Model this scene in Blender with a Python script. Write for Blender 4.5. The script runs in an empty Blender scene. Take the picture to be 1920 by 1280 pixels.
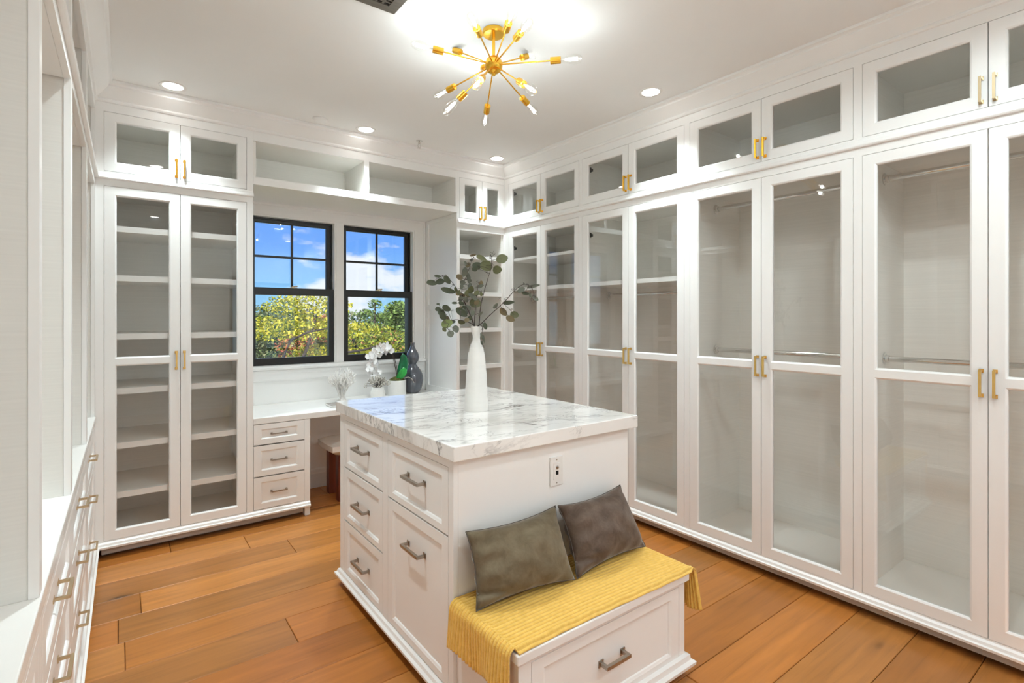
import bpy, bmesh, math, random
from mathutils import Vector, Matrix, Euler
PI = math.pi
sc = bpy.context.scene
C = sc.collection
rnd = random.Random(7)

# ------------------------------------------------------------------ camera
TH = math.atan(737 / 980.0)
cam = bpy.data.objects.new('camera', bpy.data.cameras.new('camera'))
C.objects.link(cam)
cam.location = (0, 0, 1.45)
cam.rotation_euler = (PI / 2, 0, -TH)
cam.data.sensor_width = 36
cam.data.lens = 36 * 980 / 1920
cam.data.shift_y = -46.5 / 1920
cam.data.clip_start = 0.02
cam.data.clip_end = 500
sc.camera = cam
sc.view_settings.view_transform = 'Standard'
sc.view_settings.look = 'None'
sc.view_settings.exposure = 1.52
sc.view_settings.gamma = 1.0
sc.view_settings.use_curve_mapping = False
cy = sc.cycles
cy.max_bounces = 12
cy.diffuse_bounces = 8
cy.glossy_bounces = 4
cy.transmission_bounces = 6
cy.transparent_max_bounces = 24
cy.caustics_reflective = False
cy.caustics_refractive = False
cy.sample_clamp_indirect = 6
cy.use_adaptive_sampling = True
cy.adaptive_threshold = 0.015
cy.use_denoising = True

# ------------------------------------------------------------------ sky, sun, lights
W = bpy.data.worlds.new('sky')
sc.world = W
W.use_nodes = True
nt = W.node_tree
nt.nodes.clear()
def N(nt, t, **k):
    n = nt.nodes.new(t)
    for a, v in k.items():
        if a.startswith('i_'):
            n.inputs[a[2:].replace('_', ' ')].default_value = v
        else:
            setattr(n, a, v)
    return n
def ramp(nt, pts, interp='LINEAR'):
    r = nt.nodes.new('ShaderNodeValToRGB')
    r.color_ramp.interpolation = interp
    el = r.color_ramp.elements
    while len(el) < len(pts):
        el.new(0.5)
    for e, (p, c) in zip(el, pts):
        e.position = p
        e.color = (c, c, c, 1) if isinstance(c, (int, float)) else (*c, 1)
    return r
tc = N(nt, 'ShaderNodeTexCoord')
sep = N(nt, 'ShaderNodeSeparateXYZ')
nt.links.new(tc.outputs['Generated'], sep.inputs[0])
sky = ramp(nt, [(0.0, (0.36, 0.68, 0.92)), (0.055, (0.27, 0.58, 0.95)), (0.13, (0.155, 0.40, 0.98)), (0.5, (0.09, 0.26, 0.80)), (1.0, (0.05, 0.16, 0.62))])
nt.links.new(sep.outputs['Z'], sky.inputs[0])
mp = N(nt, 'ShaderNodeMapping')
mp.inputs['Location'].default_value = (0.80, 0.76, 0.2)
mp.inputs['Scale'].default_value = (4.2, 4.2, 9.0)
nt.links.new(tc.outputs['Generated'], mp.inputs[0])
nz = N(nt, 'ShaderNodeTexNoise')
nz.inputs['Scale'].default_value = 1.0
nz.inputs['Detail'].default_value = 9.0
nz.inputs['Roughness'].default_value = 0.55
nt.links.new(mp.outputs[0], nz.inputs['Vector'])
cl = ramp(nt, [(0.515, 0.0), (0.575, 0.85), (0.70, 1.0)])
nt.links.new(nz.outputs['Fac'], cl.inputs[0])
mx = N(nt, 'ShaderNodeMix', data_type='RGBA')
nt.links.new(cl.outputs[0], mx.inputs[0])
nt.links.new(sky.outputs[0], mx.inputs[6])
mx.inputs[7].default_value = (0.93, 0.95, 0.98, 1)
bg = N(nt, 'ShaderNodeBackground')
bg.inputs['Strength'].default_value = 0.385
nt.links.new(mx.outputs[2], bg.inputs[0])
wo = N(nt, 'ShaderNodeOutputWorld')
nt.links.new(bg.outputs[0], wo.inputs[0])

def add_light(name, kind, loc, energy, color=(1, 1, 1), size=None, rot=(0, 0, 0), parent=None, **k):
    d = bpy.data.lights.new(name, kind)
    d.energy = energy
    d.color = color
    for a, v in k.items():
        setattr(d, a, v)
    o = bpy.data.objects.new(name, d)
    o.location = loc
    o.rotation_euler = rot
    C.objects.link(o)
    if parent:
        o.parent = parent
    return o
add_light('sun', 'SUN', (0, -10, 20), 3.4, (1, 0.95, 0.86), rot=(math.radians(48), 0, math.radians(-28)), angle=0.01)
DOWNLIGHT = 22.0      # watts of each recessed ceiling lamp beside the cabinets
FILL_LAMP = 13.5 # watts of each unseen fill lamp added in the near half of the room
BULB = 0.48            # watts of each chandelier bulb
LAMP_COL = (0.835, 0.965, 0.995)

# ------------------------------------------------------------------ materials
def mat(name):
    m = bpy.data.materials.new(name)
    m.use_nodes = True
    t = m.node_tree
    b = t.nodes['Principled BSDF']
    return m, t, b
def plain(name, col, rough=0.5, metal=0.0, **k):
    m, t, b = mat(name)
    b.inputs['Base Color'].default_value = (*col, 1)
    b.inputs['Roughness'].default_value = rough
    b.inputs['Metallic'].default_value = metal
    for a, v in k.items():
        b.inputs[a.replace('_', ' ')].default_value = v
    return m
def noise_tint(m, scale=(1, 1, 1), amt=0.05, detail=4, base=None, bump=0.0, nscale=1.0, coord='Object'):
    """slight procedural colour variation (and relief) over a plain material"""
    t = m.node_tree
    b = t.nodes['Principled BSDF']
    col = base or b.inputs['Base Color'].default_value[:3]
    tcn = N(t, 'ShaderNodeTexCoord')
    mpn = N(t, 'ShaderNodeMapping')
    mpn.inputs['Scale'].default_value = scale
    t.links.new(tcn.outputs[coord], mpn.inputs[0])
    n = N(t, 'ShaderNodeTexNoise')
    n.inputs['Scale'].default_value = nscale
    n.inputs['Detail'].default_value = detail
    t.links.new(mpn.outputs[0], n.inputs['Vector'])
    r = ramp(t, [(0.3, tuple(c * (1 - amt) for c in col)), (0.7, tuple(min(1, c * (1 + amt)) for c in col))])
    t.links.new(n.outputs['Fac'], r.inputs[0])
    t.links.new(r.outputs[0], b.inputs['Base Color'])
    if bump:
        bn = N(t, 'ShaderNodeBump')
        bn.inputs['Strength'].default_value = bump
        bn.inputs['Distance'].default_value = 0.002
        t.links.new(n.outputs['Fac'], bn.inputs['Height'])
        t.links.new(bn.outputs[0], b.inputs['Normal'])
    return m

M = {}
M['paint'] = noise_tint(plain('white_paint', (0.87, 0.865, 0.85), 0.32), (3, 3, 3), 0.012)
M['island'] = noise_tint(plain('island_paint', (0.85, 0.84, 0.825), 0.38), (3, 3, 3), 0.012)
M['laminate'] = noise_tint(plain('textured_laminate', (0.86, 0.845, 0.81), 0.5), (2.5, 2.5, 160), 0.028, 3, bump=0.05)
M['dimmed_laminate'] = noise_tint(plain('laminate_toned_down', (0.745, 0.73, 0.695), 0.5), (2.5, 2.5, 160), 0.028, 3, bump=0.05)  # same laminate, darkened in colour where the side panels catch too much light
M['ceiling'] = noise_tint(plain('ceiling_paint', (0.87, 0.865, 0.85), 0.9), (2, 2, 2), 0.012)
M['wall'] = noise_tint(plain('wall_paint', (0.87, 0.865, 0.85), 0.6), (2, 2, 2), 0.012)
M['toe'] = noise_tint(plain('shaded_toe_white', (0.42, 0.41, 0.40), 0.6), (4, 4, 4), 0.03)  # white toe boards coloured grey, their shade put into the paint
M['toedark'] = plain('toe_shade_subfloor', (0.05, 0.045, 0.04), 0.8)  # near-black: shade painted onto island and bench toe kicks; also the subfloor
M['brass'] = noise_tint(plain('brushed_brass', (0.83, 0.56, 0.19), 0.28, 1.0), (30, 30, 30), 0.06)
M['gold'] = noise_tint(plain('polished_gold', (1.0, 0.56, 0.07), 0.25, 1.0), (20, 20, 20), 0.05)
M['bronze'] = noise_tint(plain('pale_bronze', (0.62, 0.50, 0.32), 0.3, 1.0), (30, 30, 30), 0.06)
M['nickel'] = noise_tint(plain('brushed_nickel', (0.42, 0.38, 0.33), 0.3, 1.0), (40, 40, 40), 0.07)
M['chrome'] = plain('chrome', (0.75, 0.74, 0.72), 0.12, 1.0)
M['black'] = noise_tint(plain('black_window_paint', (0.012, 0.011, 0.010), 0.35), (8, 8, 8), 0.2)
M['dark'] = plain('dark_metal', (0.03, 0.03, 0.03), 0.5, 0.6)
M['slot'] = plain('black_slot', (0.004, 0.004, 0.004), 0.9)
M['vent'] = noise_tint(plain('grey_bronze_metal', (0.20, 0.175, 0.15), 0.45, 0.6), (20, 60, 20), 0.12)
M['plastic'] = plain('white_plastic', (0.80, 0.78, 0.755), 0.4)
M['white_top'] = noise_tint(plain('white_quartz', (0.84, 0.825, 0.80), 0.25), (12, 12, 12), 0.015)
M['ceramic'] = noise_tint(plain('white_ceramic', (0.78, 0.76, 0.73), 0.45), (10, 10, 60), 0.02, bump=0.3)
M['pot'] = noise_tint(plain('white_pot', (0.78, 0.77, 0.745), 0.35), (10, 10, 10), 0.02)
M['coral'] = noise_tint(plain('white_coral', (0.84, 0.82, 0.79), 0.75), (60, 60, 60), 0.05, bump=0.4)
M['petal'] = noise_tint(plain('white_petal', (0.86, 0.85, 0.84), 0.6), (25, 25, 25), 0.03)
M['gourd'] = noise_tint(plain('grey_glaze', (0.075, 0.082, 0.10), 0.08, 0.0, Coat_Weight=1.0), (6, 6, 6), 0.12)
M['greenleaf'] = noise_tint(plain('orchid_leaf', (0.006, 0.15, 0.055), 0.3), (14, 14, 14), 0.4)
M['greenleaf_light'] = noise_tint(plain('orchid_leaf_light', (0.03, 0.34, 0.06), 0.3), (14, 14, 14), 0.3)
M['moss'] = noise_tint(plain('moss', (0.10, 0.10, 0.025), 0.95), (60, 60, 60), 0.7)
M['stem'] = noise_tint(plain('brown_stem', (0.055, 0.035, 0.03), 0.6), (30, 30, 30), 0.2)
M['greystem'] = noise_tint(plain('grey_stem', (0.09, 0.075, 0.065), 0.6), (30, 30, 30), 0.2)
M['sprig'] = noise_tint(plain('pale_sprig', (0.52, 0.49, 0.43), 0.8), (50, 50, 50), 0.35)
M['cushion'] = noise_tint(plain('stool_leather', (0.80, 0.77, 0.73), 0.5), (9, 9, 9), 0.03)
M['piping'] = plain('dark_piping', (0.10, 0.082, 0.065), 0.8)
M['ground'] = noise_tint(plain('grass_ground', (0.09, 0.13, 0.03), 0.95), (1, 1, 1), 0.3)
M['bounce_ground'] = noise_tint(plain('pale_bounce', (0.58, 0.56, 0.52), 0.95), (1, 1, 1), 0.10)  # pale colour for the added light-bouncing ground
M['bark'] = noise_tint(plain('bark', (0.035, 0.026, 0.021), 0.9), (5, 5, 1.5), 0.4)

def glass(name, tint, gloss=1.0, rough=0.0):
    m = bpy.data.materials.new(name)
    m.use_nodes = True
    t = m.node_tree
    t.nodes.clear()
    tr = N(t, 'ShaderNodeBsdfTransparent')
    tr.inputs[0].default_value = (*tint, 1)
    gl = N(t, 'ShaderNodeBsdfGlossy')
    gl.inputs['Roughness'].default_value = rough
    gl.inputs[0].default_value = (gloss, gloss, gloss, 1)
    fr = N(t, 'ShaderNodeFresnel')
    ge = N(t, 'ShaderNodeNewGeometry')          # the far face of a pane reflects like the near one
    io = N(t, 'ShaderNodeMix', data_type='FLOAT')
    io.inputs[2].default_value = 1.45
    io.inputs[3].default_value = 1 / 1.45
    t.links.new(ge.outputs['Backfacing'], io.inputs[0])
    t.links.new(io.outputs[0], fr.inputs[0])
    mix = N(t, 'ShaderNodeMixShader')
    t.links.new(fr.outputs[0], mix.inputs[0])
    t.links.new(tr.outputs[0], mix.inputs[1])
    t.links.new(gl.outputs[0], mix.inputs[2])
    o = N(t, 'ShaderNodeOutputMaterial')
    t.links.new(mix.outputs[0], o.inputs[0])
    return m
M['pane'] = glass('cabinet_glass', (0.985, 0.985, 0.98))
M['winpane'] = glass('window_glass', (0.97, 0.98, 0.98))
M['bulbglass'] = glass('bulb_glass', (0.97, 0.97, 0.96))
def emit(name, col, s):
    m = bpy.data.materials.new(name)
    m.use_nodes = True
    t = m.node_tree
    t.nodes.clear()
    e = N(t, 'ShaderNodeEmission')
    e.inputs[0].default_value = (*col, 1)
    e.inputs[1].default_value = s
    o = N(t, 'ShaderNodeOutputMaterial')
    t.links.new(e.outputs[0], o.inputs[0])
    return m
M['lens'] = emit('lamp_lens', (1.0, 0.97, 0.92), 6.0)
M['filament'] = emit('filament', (1.0, 0.96, 0.90), 4.0)

# marble: white slab with thin grey-brown sheets running along X
m, t, b = mat('veined_marble')
b.inputs['Roughness'].default_value = 0.06
b.inputs['Specular IOR Level'].default_value = 0.6
tcn = N(t, 'ShaderNodeTexCoord')
mpn = N(t, 'ShaderNodeMapping')
mpn.inputs['Rotation'].default_value = (0.35, 0.30, 0.12)
t.links.new(tcn.outputs['Object'], mpn.inputs[0])
def vein(scale, dist, dscale, lo, hi, seed, stretch=(0.30, 1.0, 0.40), brk=(0.45, 0.64)):
    mq = N(t, 'ShaderNodeMapping')
    mq.inputs['Location'].default_value = (seed, seed * 1.7, seed * 0.3)
    mq.inputs['Scale'].default_value = stretch
    t.links.new(mpn.outputs[0], mq.inputs[0])
    n1 = N(t, 'ShaderNodeTexNoise')
    n1.inputs['Scale'].default_value = scale
    n1.inputs['Detail'].default_value = 6
    n1.inputs['Roughness'].default_value = 0.62
    n1.inputs['Distortion'].default_value = dist
    t.links.new(mq.outputs[0], n1.inputs['Vector'])
    s = N(t, 'ShaderNodeMath', operation='SUBTRACT')
    s.inputs[1].default_value = 0.5
    t.links.new(n1.outputs['Fac'], s.inputs[0])
    a = N(t, 'ShaderNodeMath', operation='ABSOLUTE')
    t.links.new(s.outputs[0], a.inputs[0])
    r = ramp(t, [(lo, 1.0), (hi, 0.0)])
    t.links.new(a.outputs[0], r.inputs[0])
    # break the veins up
    n2 = N(t, 'ShaderNodeTexNoise')
    n2.inputs['Scale'].default_value = dscale
    n2.inputs['Detail'].default_value = 3
    t.links.new(mq.outputs[0], n2.inputs['Vector'])
    r2 = ramp(t, [(brk[0], 0.0), (brk[1], 1.0)])
    t.links.new(n2.outputs['Fac'], r2.inputs[0])
    mu = N(t, 'ShaderNodeMath', operation='MULTIPLY')
    t.links.new(r.outputs[0], mu.inputs[0])
    t.links.new(r2.outputs[0], mu.inputs[1])
    return mu
v1 = vein(7.0, 0.5, 5.0, 0.0, 0.026, 1.3)
v2 = vein(15.0, 0.8, 6.0, 0.0, 0.035, 4.1)
v3 = vein(2.5, 0.3, 3.0, 0.0, 0.10, 7.7)
v4 = vein(11.0, 1.4, 4.0, 0.0, 0.018, 11.2, (0.9, 0.9, 1.3), (0.54, 0.62))
mZ = N(t, 'ShaderNodeMath', operation='MAXIMUM')
t.links.new(v1.outputs[0], mZ.inputs[0])
t.links.new(v4.outputs[0], mZ.inputs[1])
mA = N(t, 'ShaderNodeMath', operation='MAXIMUM')
t.links.new(mZ.outputs[0], mA.inputs[0])
sB = N(t, 'ShaderNodeMath', operation='MULTIPLY')
sB.inputs[1].default_value = 0.55
t.links.new(v2.outputs[0], sB.inputs[0])
t.links.new(sB.outputs[0], mA.inputs[1])
cA = N(t, 'ShaderNodeMix', data_type='RGBA')
cA.inputs[6].default_value = (0.84, 0.82, 0.795, 1)
cA.inputs[7].default_value = (0.66, 0.625, 0.59, 1)
t.links.new(v3.outputs[0], cA.inputs[0])
cB = N(t, 'ShaderNodeMix', data_type='RGBA')
cB.inputs[7].default_value = (0.10, 0.085, 0.075, 1)
t.links.new(mA.outputs[0], cB.inputs[0])
t.links.new(cA.outputs[2], cB.inputs[6])
t.links.new(cB.outputs[2], b.inputs['Base Color'])
M['marble'] = m

# oak planks: tone from the plank's own colour, grain along X
m, t, b = mat('oak_plank')
b.inputs['Roughness'].default_value = 0.34
tcn = N(t, 'ShaderNodeTexCoord')
oi = N(t, 'ShaderNodeObjectInfo')
mpn = N(t, 'ShaderNodeMapping')
mpn.inputs['Scale'].default_value = (1.6, 26, 26)
t.links.new(tcn.outputs['Object'], mpn.inputs[0])
offs = N(t, 'ShaderNodeVectorMath', operation='ADD')
t.links.new(mpn.outputs[0], offs.inputs[0])
rs = N(t, 'ShaderNodeMath', operation='MULTIPLY')
rs.inputs[1].default_value = 60.0
t.links.new(oi.outputs['Random'], rs.inputs[0])
t.links.new(rs.outputs[0], offs.inputs[1])
n1 = N(t, 'ShaderNodeTexNoise')
n1.inputs['Scale'].default_value = 1.0
n1.inputs['Detail'].default_value = 7
n1.inputs['Roughness'].default_value = 0.6
n1.inputs['Distortion'].default_value = 0.6
t.links.new(offs.outputs[0], n1.inputs['Vector'])
r1 = ramp(t, [(0.25, 0.72), (0.5, 1.0), (0.8, 1.15)])
t.links.new(n1.outputs['Fac'], r1.inputs[0])
# broad cathedral figure
mp2 = N(t, 'ShaderNodeMapping')
mp2.inputs['Scale'].default_value = (0.9, 5.5, 5.5)
t.links.new(tcn.outputs['Object'], mp2.inputs[0])
of2 = N(t, 'ShaderNodeVectorMath', operation='ADD')
t.links.new(mp2.outputs[0], of2.inputs[0])
t.links.new(rs.outputs[0], of2.inputs[1])
wv = N(t, 'ShaderNodeTexNoise')
wv.inputs['Scale'].default_value = 1.0
wv.inputs['Detail'].default_value = 2
t.links.new(of2.outputs[0], wv.inputs['Vector'])
w2 = N(t, 'ShaderNodeMath', operation='MULTIPLY')
w2.inputs[1].default_value = 26.0
t.links.new(wv.outputs['Fac'], w2.inputs[0])
w3 = N(t, 'ShaderNodeMath', operation='SINE')
t.links.new(w2.outputs[0], w3.inputs[0])
r2 = ramp(t, [(0.0, 0.95), (0.75, 1.0), (0.95, 1.06)])
t.links.new(w3.outputs[0], r2.inputs[0])
# knots
vk = N(t, 'ShaderNodeTexVoronoi')
vk.inputs['Scale'].default_value = 1.0
mp3 = N(t, 'ShaderNodeMapping')
mp3.inputs['Scale'].default_value = (1.4, 3.6, 3.6)
t.links.new(tcn.outputs['Object'], mp3.inputs[0])
of3 = N(t, 'ShaderNodeVectorMath', operation='ADD')
t.links.new(mp3.outputs[0], of3.inputs[0])
t.links.new(rs.outputs[0], of3.inputs[1])
t.links.new(of3.outputs[0], vk.inputs['Vector'])
r3 = ramp(t, [(0.03, 0.35), (0.09, 0.85), (0.2, 1.0)])
t.links.new(vk.outputs['Distance'], r3.inputs[0])
def mul(a, bb):
    q = N(t, 'ShaderNodeMix', data_type='RGBA', blend_type='MULTIPLY')
    q.inputs[0].default_value = 1
    t.links.new(a, q.inputs[6])
    t.links.new(bb, q.inputs[7])
    return q.outputs[2]
c = mul(oi.outputs['Color'], r1.outputs[0])
c = mul(c, r2.outputs[0])
c = mul(c, r3.outputs[0])
t.links.new(c, b.inputs['Base Color'])
bn = N(t, 'ShaderNodeBump')
bn.inputs['Strength'].default_value = 0.15
bn.inputs['Distance'].default_value = 0.002
t.links.new(n1.outputs['Fac'], bn.inputs['Height'])
t.links.new(bn.outputs[0], b.inputs['Normal'])
M['oak'] = m

# dark red wood of the stool legs
M['walnut'] = noise_tint(plain('red_brown_wood', (0.16, 0.035, 0.018), 0.35), (14, 14, 1.5), 0.45, 5)

def objcolor(name, rough=0.55, amt=0.15, scale=30, sheen=0.0):
    m, t, b = mat(name)
    oi = N(t, 'ShaderNodeObjectInfo')
    tcn = N(t, 'ShaderNodeTexCoord')
    n = N(t, 'ShaderNodeTexNoise')
    n.inputs['Scale'].default_value = scale
    n.inputs['Detail'].default_value = 4
    t.links.new(tcn.outputs['Object'], n.inputs['Vector'])
    r = ramp(t, [(0.3, 1 - amt), (0.7, 1 + amt)])
    t.links.new(n.outputs['Fac'], r.inputs[0])
    q = N(t, 'ShaderNodeMix', data_type='RGBA', blend_type='MULTIPLY')
    q.inputs[0].default_value = 1
    t.links.new(oi.outputs['Color'], q.inputs[6])
    t.links.new(r.outputs[0], q.inputs[7])
    t.links.new(q.outputs[2], b.inputs['Base Color'])
    b.inputs['Roughness'].default_value = rough
    b.inputs['Sheen Weight'].default_value = sheen
    b.inputs['Sheen Roughness'].default_value = 0.4
    return m, t, b
M['eucalyptus'] = objcolor('eucalyptus_leaf', 0.6, 0.18, 18)[0]

# velvet of the two cushions
def velvet(name, base, light):
    m, t, b = mat(name)
    tcn = N(t, 'ShaderNodeTexCoord')
    n = N(t, 'ShaderNodeTexNoise')
    n.inputs['Scale'].default_value = 16
    n.inputs['Detail'].default_value = 9
    n.inputs['Roughness'].default_value = 0.72
    n.inputs['Distortion'].default_value = 0.5
    t.links.new(tcn.outputs['Object'], n.inputs['Vector'])
    r = ramp(t, [(0.32, base), (0.68, light)])
    t.links.new(n.outputs['Fac'], r.inputs[0])
    t.links.new(r.outputs[0], b.inputs['Base Color'])
    b.inputs['Roughness'].default_value = 0.85
    b.inputs['Sheen Weight'].default_value = 0.35
    b.inputs['Sheen Roughness'].default_value = 0.35
    n2 = N(t, 'ShaderNodeTexNoise')
    n2.inputs['Scale'].default_value = 60
    n2.inputs['Detail'].default_value = 4
    t.links.new(tcn.outputs['Object'], n2.inputs['Vector'])
    bn = N(t, 'ShaderNodeBump')
    bn.inputs['Strength'].default_value = 0.25
    bn.inputs['Distance'].default_value = 0.004
    t.links.new(n2.outputs['Fac'], bn.inputs['Height'])
    t.links.new(bn.outputs[0], b.inputs['Normal'])
    return m
M['velvet_olive'] = velvet('olive_velvet', (0.112, 0.082, 0.042), (0.190, 0.148, 0.090))
M['velvet_brown'] = velvet('brown_velvet', (0.070, 0.042, 0.028), (0.150, 0.104, 0.076))

# yellow knit
m, t, b = mat('yellow_knit')
tcn = N(t, 'ShaderNodeTexCoord')
n = N(t, 'ShaderNodeTexNoise')
n.inputs['Scale'].default_value = 60
n.inputs['Detail'].default_value = 4
t.links.new(tcn.outputs['Object'], n.inputs['Vector'])
r = ramp(t, [(0.3, (0.76, 0.46, 0.085)), (0.7, (0.88, 0.57, 0.13))])
t.links.new(n.outputs['Fac'], r.inputs[0])
t.links.new(r.outputs[0], b.inputs['Base Color'])
b.inputs['Roughness'].default_value = 0.9
b.inputs['Sheen Weight'].default_value = 0.25
wv = N(t, 'ShaderNodeTexWave', wave_type='BANDS', bands_direction='X')
wv.inputs['Scale'].default_value = 75
wv.inputs['Distortion'].default_value = 1.0
uvn = N(t, 'ShaderNodeUVMap')
t.links.new(uvn.outputs[0], wv.inputs['Vector'])
bn = N(t, 'ShaderNodeBump')
bn.inputs['Strength'].default_value = 0.35
bn.inputs['Distance'].default_value = 0.0015
t.links.new(wv.outputs['Fac'], bn.inputs['Height'])
t.links.new(bn.outputs[0], b.inputs['Normal'])
M['knit'] = m

# tree leaves: colour per leaf
m, t, b = mat('tree_leaf')
at = N(t, 'ShaderNodeAttribute', attribute_name='tone')
t.links.new(at.outputs['Color'], b.inputs['Base Color'])
b.inputs['Roughness'].default_value = 0.6
tl = N(t, 'ShaderNodeBsdfTranslucent')
t.links.new(at.outputs['Color'], tl.inputs[0])
ms = N(t, 'ShaderNodeMixShader')
ms.inputs[0].default_value = 0.35
out = t.nodes['Material Output']
t.links.new(b.outputs[0], ms.inputs[1])
t.links.new(tl.outputs[0], ms.inputs[2])
t.links.new(ms.outputs[0], out.inputs[0])
M['tree_leaf'] = m

# ------------------------------------------------------------------ mesh helpers
class MB:
    def __init__(self):
        self.v = []
        self.f = []
    def add(self, vs, fs):
        o = len(self.v)
        self.v += [tuple(p) for p in vs]
        self.f += [tuple(i + o for i in f) for f in fs]
        return self
    def box(self, x0, y0, z0, x1, y1, z1):
        vs = [(x0, y0, z0), (x1, y0, z0), (x1, y1, z0), (x0, y1, z0), (x0, y0, z1), (x1, y0, z1), (x1, y1, z1), (x0, y1, z1)]
        return self.add(vs, [(0, 3, 2, 1), (4, 5, 6, 7), (0, 1, 5, 4), (1, 2, 6, 5), (2, 3, 7, 6), (3, 0, 4, 7)])
    def ring(self, x0, z0, x1, z1, prof):
        """mitred rectangular ring in the XZ plane; prof = closed list of (inset, y)"""
        n = len(prof)
        vs = []
        for (sx, sz) in ((0, 0), (1, 0), (1, 1), (0, 1)):
            for (i, y) in prof:
                vs.append(((x1 - i) if sx else (x0 + i), y, (z1 - i) if sz else (z0 + i)))
        fs = []
        for k in range(4):
            a, b2 = k * n, ((k + 1) % 4) * n
            for j in range(n):
                j2 = (j + 1) % n
                fs.append((a + j, a + j2, b2 + j2, b2 + j))
        return self.add(vs, fs)
    def run(self, x0, x1, prof, m0=0, m1=0):
        """moulding along local x; prof = closed list of (outward n, z); m = mitre sign at each end (+1 inside corner)"""
        n = len(prof)
        vs = [(x0 + m0 * p, -p, z) for p, z in prof] + [(x1 - m1 * p, -p, z) for p, z in prof]
        fs = [(j, (j + 1) % n, n + (j + 1) % n, n + j) for j in range(n)]
        fs += [tuple(range(n)), tuple(range(2 * n - 1, n - 1, -1))]
        return self.add(vs, fs)
    def lathe(self, prof, seg=24, c=(0, 0, 0), axis=None, cap0=True, cap1=True):
        """prof = list of (r, h); axis = unit Vector (default Z)"""
        ax = Vector(axis) if axis is not None else Vector((0, 0, 1))
        q = ax.to_track_quat('Z', 'Y')
        vs = []
        for r, h in prof:
            for k in range(seg):
                a = 2 * PI * k / seg
                p = q @ Vector((r * math.cos(a), r * math.sin(a), h)) + Vector(c)
                vs.append(p)
        fs = []
        for i in range(len(prof) - 1):
            for k in range(seg):
                k2 = (k + 1) % seg
                fs.append((i * seg + k, i * seg + k2, (i + 1) * seg + k2, (i + 1) * seg + k))
        if cap0:
            fs.append(tuple(range(seg - 1, -1, -1)))
        if cap1:
            o = (len(prof) - 1) * seg
            fs.append(tuple(range(o, o + seg)))
        return self.add(vs, fs)
    def tube(self, pts, r, seg=8):
        """round tube through points; r = number or list"""
        pts = [Vector(p) for p in pts]
        n = len(pts)
        rr = r if isinstance(r, (list, tuple)) else [r] * n
        vs = []
        up = Vector((0.13, 0.21, 0.97)).normalized()
        for i, p in enumerate(pts):
            d = (pts[min(i + 1, n - 1)] - pts[max(i - 1, 0)]).normalized()
            s = d.cross(up)
            if s.length < 0.05:
                s = d.cross(Vector((1, 0, 0)))
            s.normalize()
            u = s.cross(d)
            for k in range(seg):
                a = 2 * PI * k / seg
                vs.append(p + (s * math.cos(a) + u * math.sin(a)) * rr[i])
        fs = []
        for i in range(n - 1):
            for k in range(seg):
                k2 = (k + 1) % seg
                fs.append((i * seg + k, i * seg + k2, (i + 1) * seg + k2, (i + 1) * seg + k))
        fs.append(tuple(range(seg)))
        fs.append(tuple(range(n * seg - 1, (n - 1) * seg - 1, -1)))
        return self.add(vs, fs)
    def build(self, name, m, parent=None, smooth=None, bevel=0.0, loc=None, rot=None, recalc=True):
        me = bpy.data.meshes.new(name)
        me.from_pydata(self.v, [], self.f)
        if recalc or bevel:
            bm = bmesh.new()
            bm.from_mesh(me)
            if bevel:
                bmesh.ops.bevel(bm, geom=bm.edges[:], offset=bevel, segments=2, affect='EDGES', profile=0.5)
            bmesh.ops.recalc_face_normals(bm, faces=bm.faces[:])
            bm.to_mesh(me)
            bm.free()
        if smooth is not None:
            me.polygons.foreach_set('use_smooth', [True] * len(me.polygons))
            me.set_sharp_from_angle(angle=math.radians(smooth))
        me.materials.append(m)
        o = bpy.data.objects.new(name, me)
        C.objects.link(o)
        if parent:
            o.parent = parent
        if loc:
            o.location = loc
        if rot:
            o.rotation_euler = rot
        return o

def tag(o, label, cat, group=None, kind=None):
    if label:
        o['label'] = label
    if cat:
        o['category'] = cat
    if group:
        o['group'] = group
    if kind:
        o['kind'] = kind
    return o
def thing(name, label, cat, loc=(0, 0, 0), rotz=0.0, group=None):
    o = bpy.data.objects.new(name, None)
    o.empty_display_size = 0.05
    C.objects.link(o)
    o.location = loc
    o.rotation_euler = (0, 0, rotz)
    return tag(o, label, cat, group)
def struct(o):
    o['kind'] = 'structure'
    return o

# key planes
YB, XR, XL = 3.956, 2.892, -0.114          # fronts of back, right and left cabinets
YW = 4.56                                   # inner face of the window wall
ZC = 2.845                                  # ceiling
KL = 0.0078                                 # the left run stands very slightly out of square
def xl(y):
    return XL - KL * (YB - y)
ROT_R = -PI / 2
ROT_L = PI / 2 - math.atan(KL)

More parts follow.
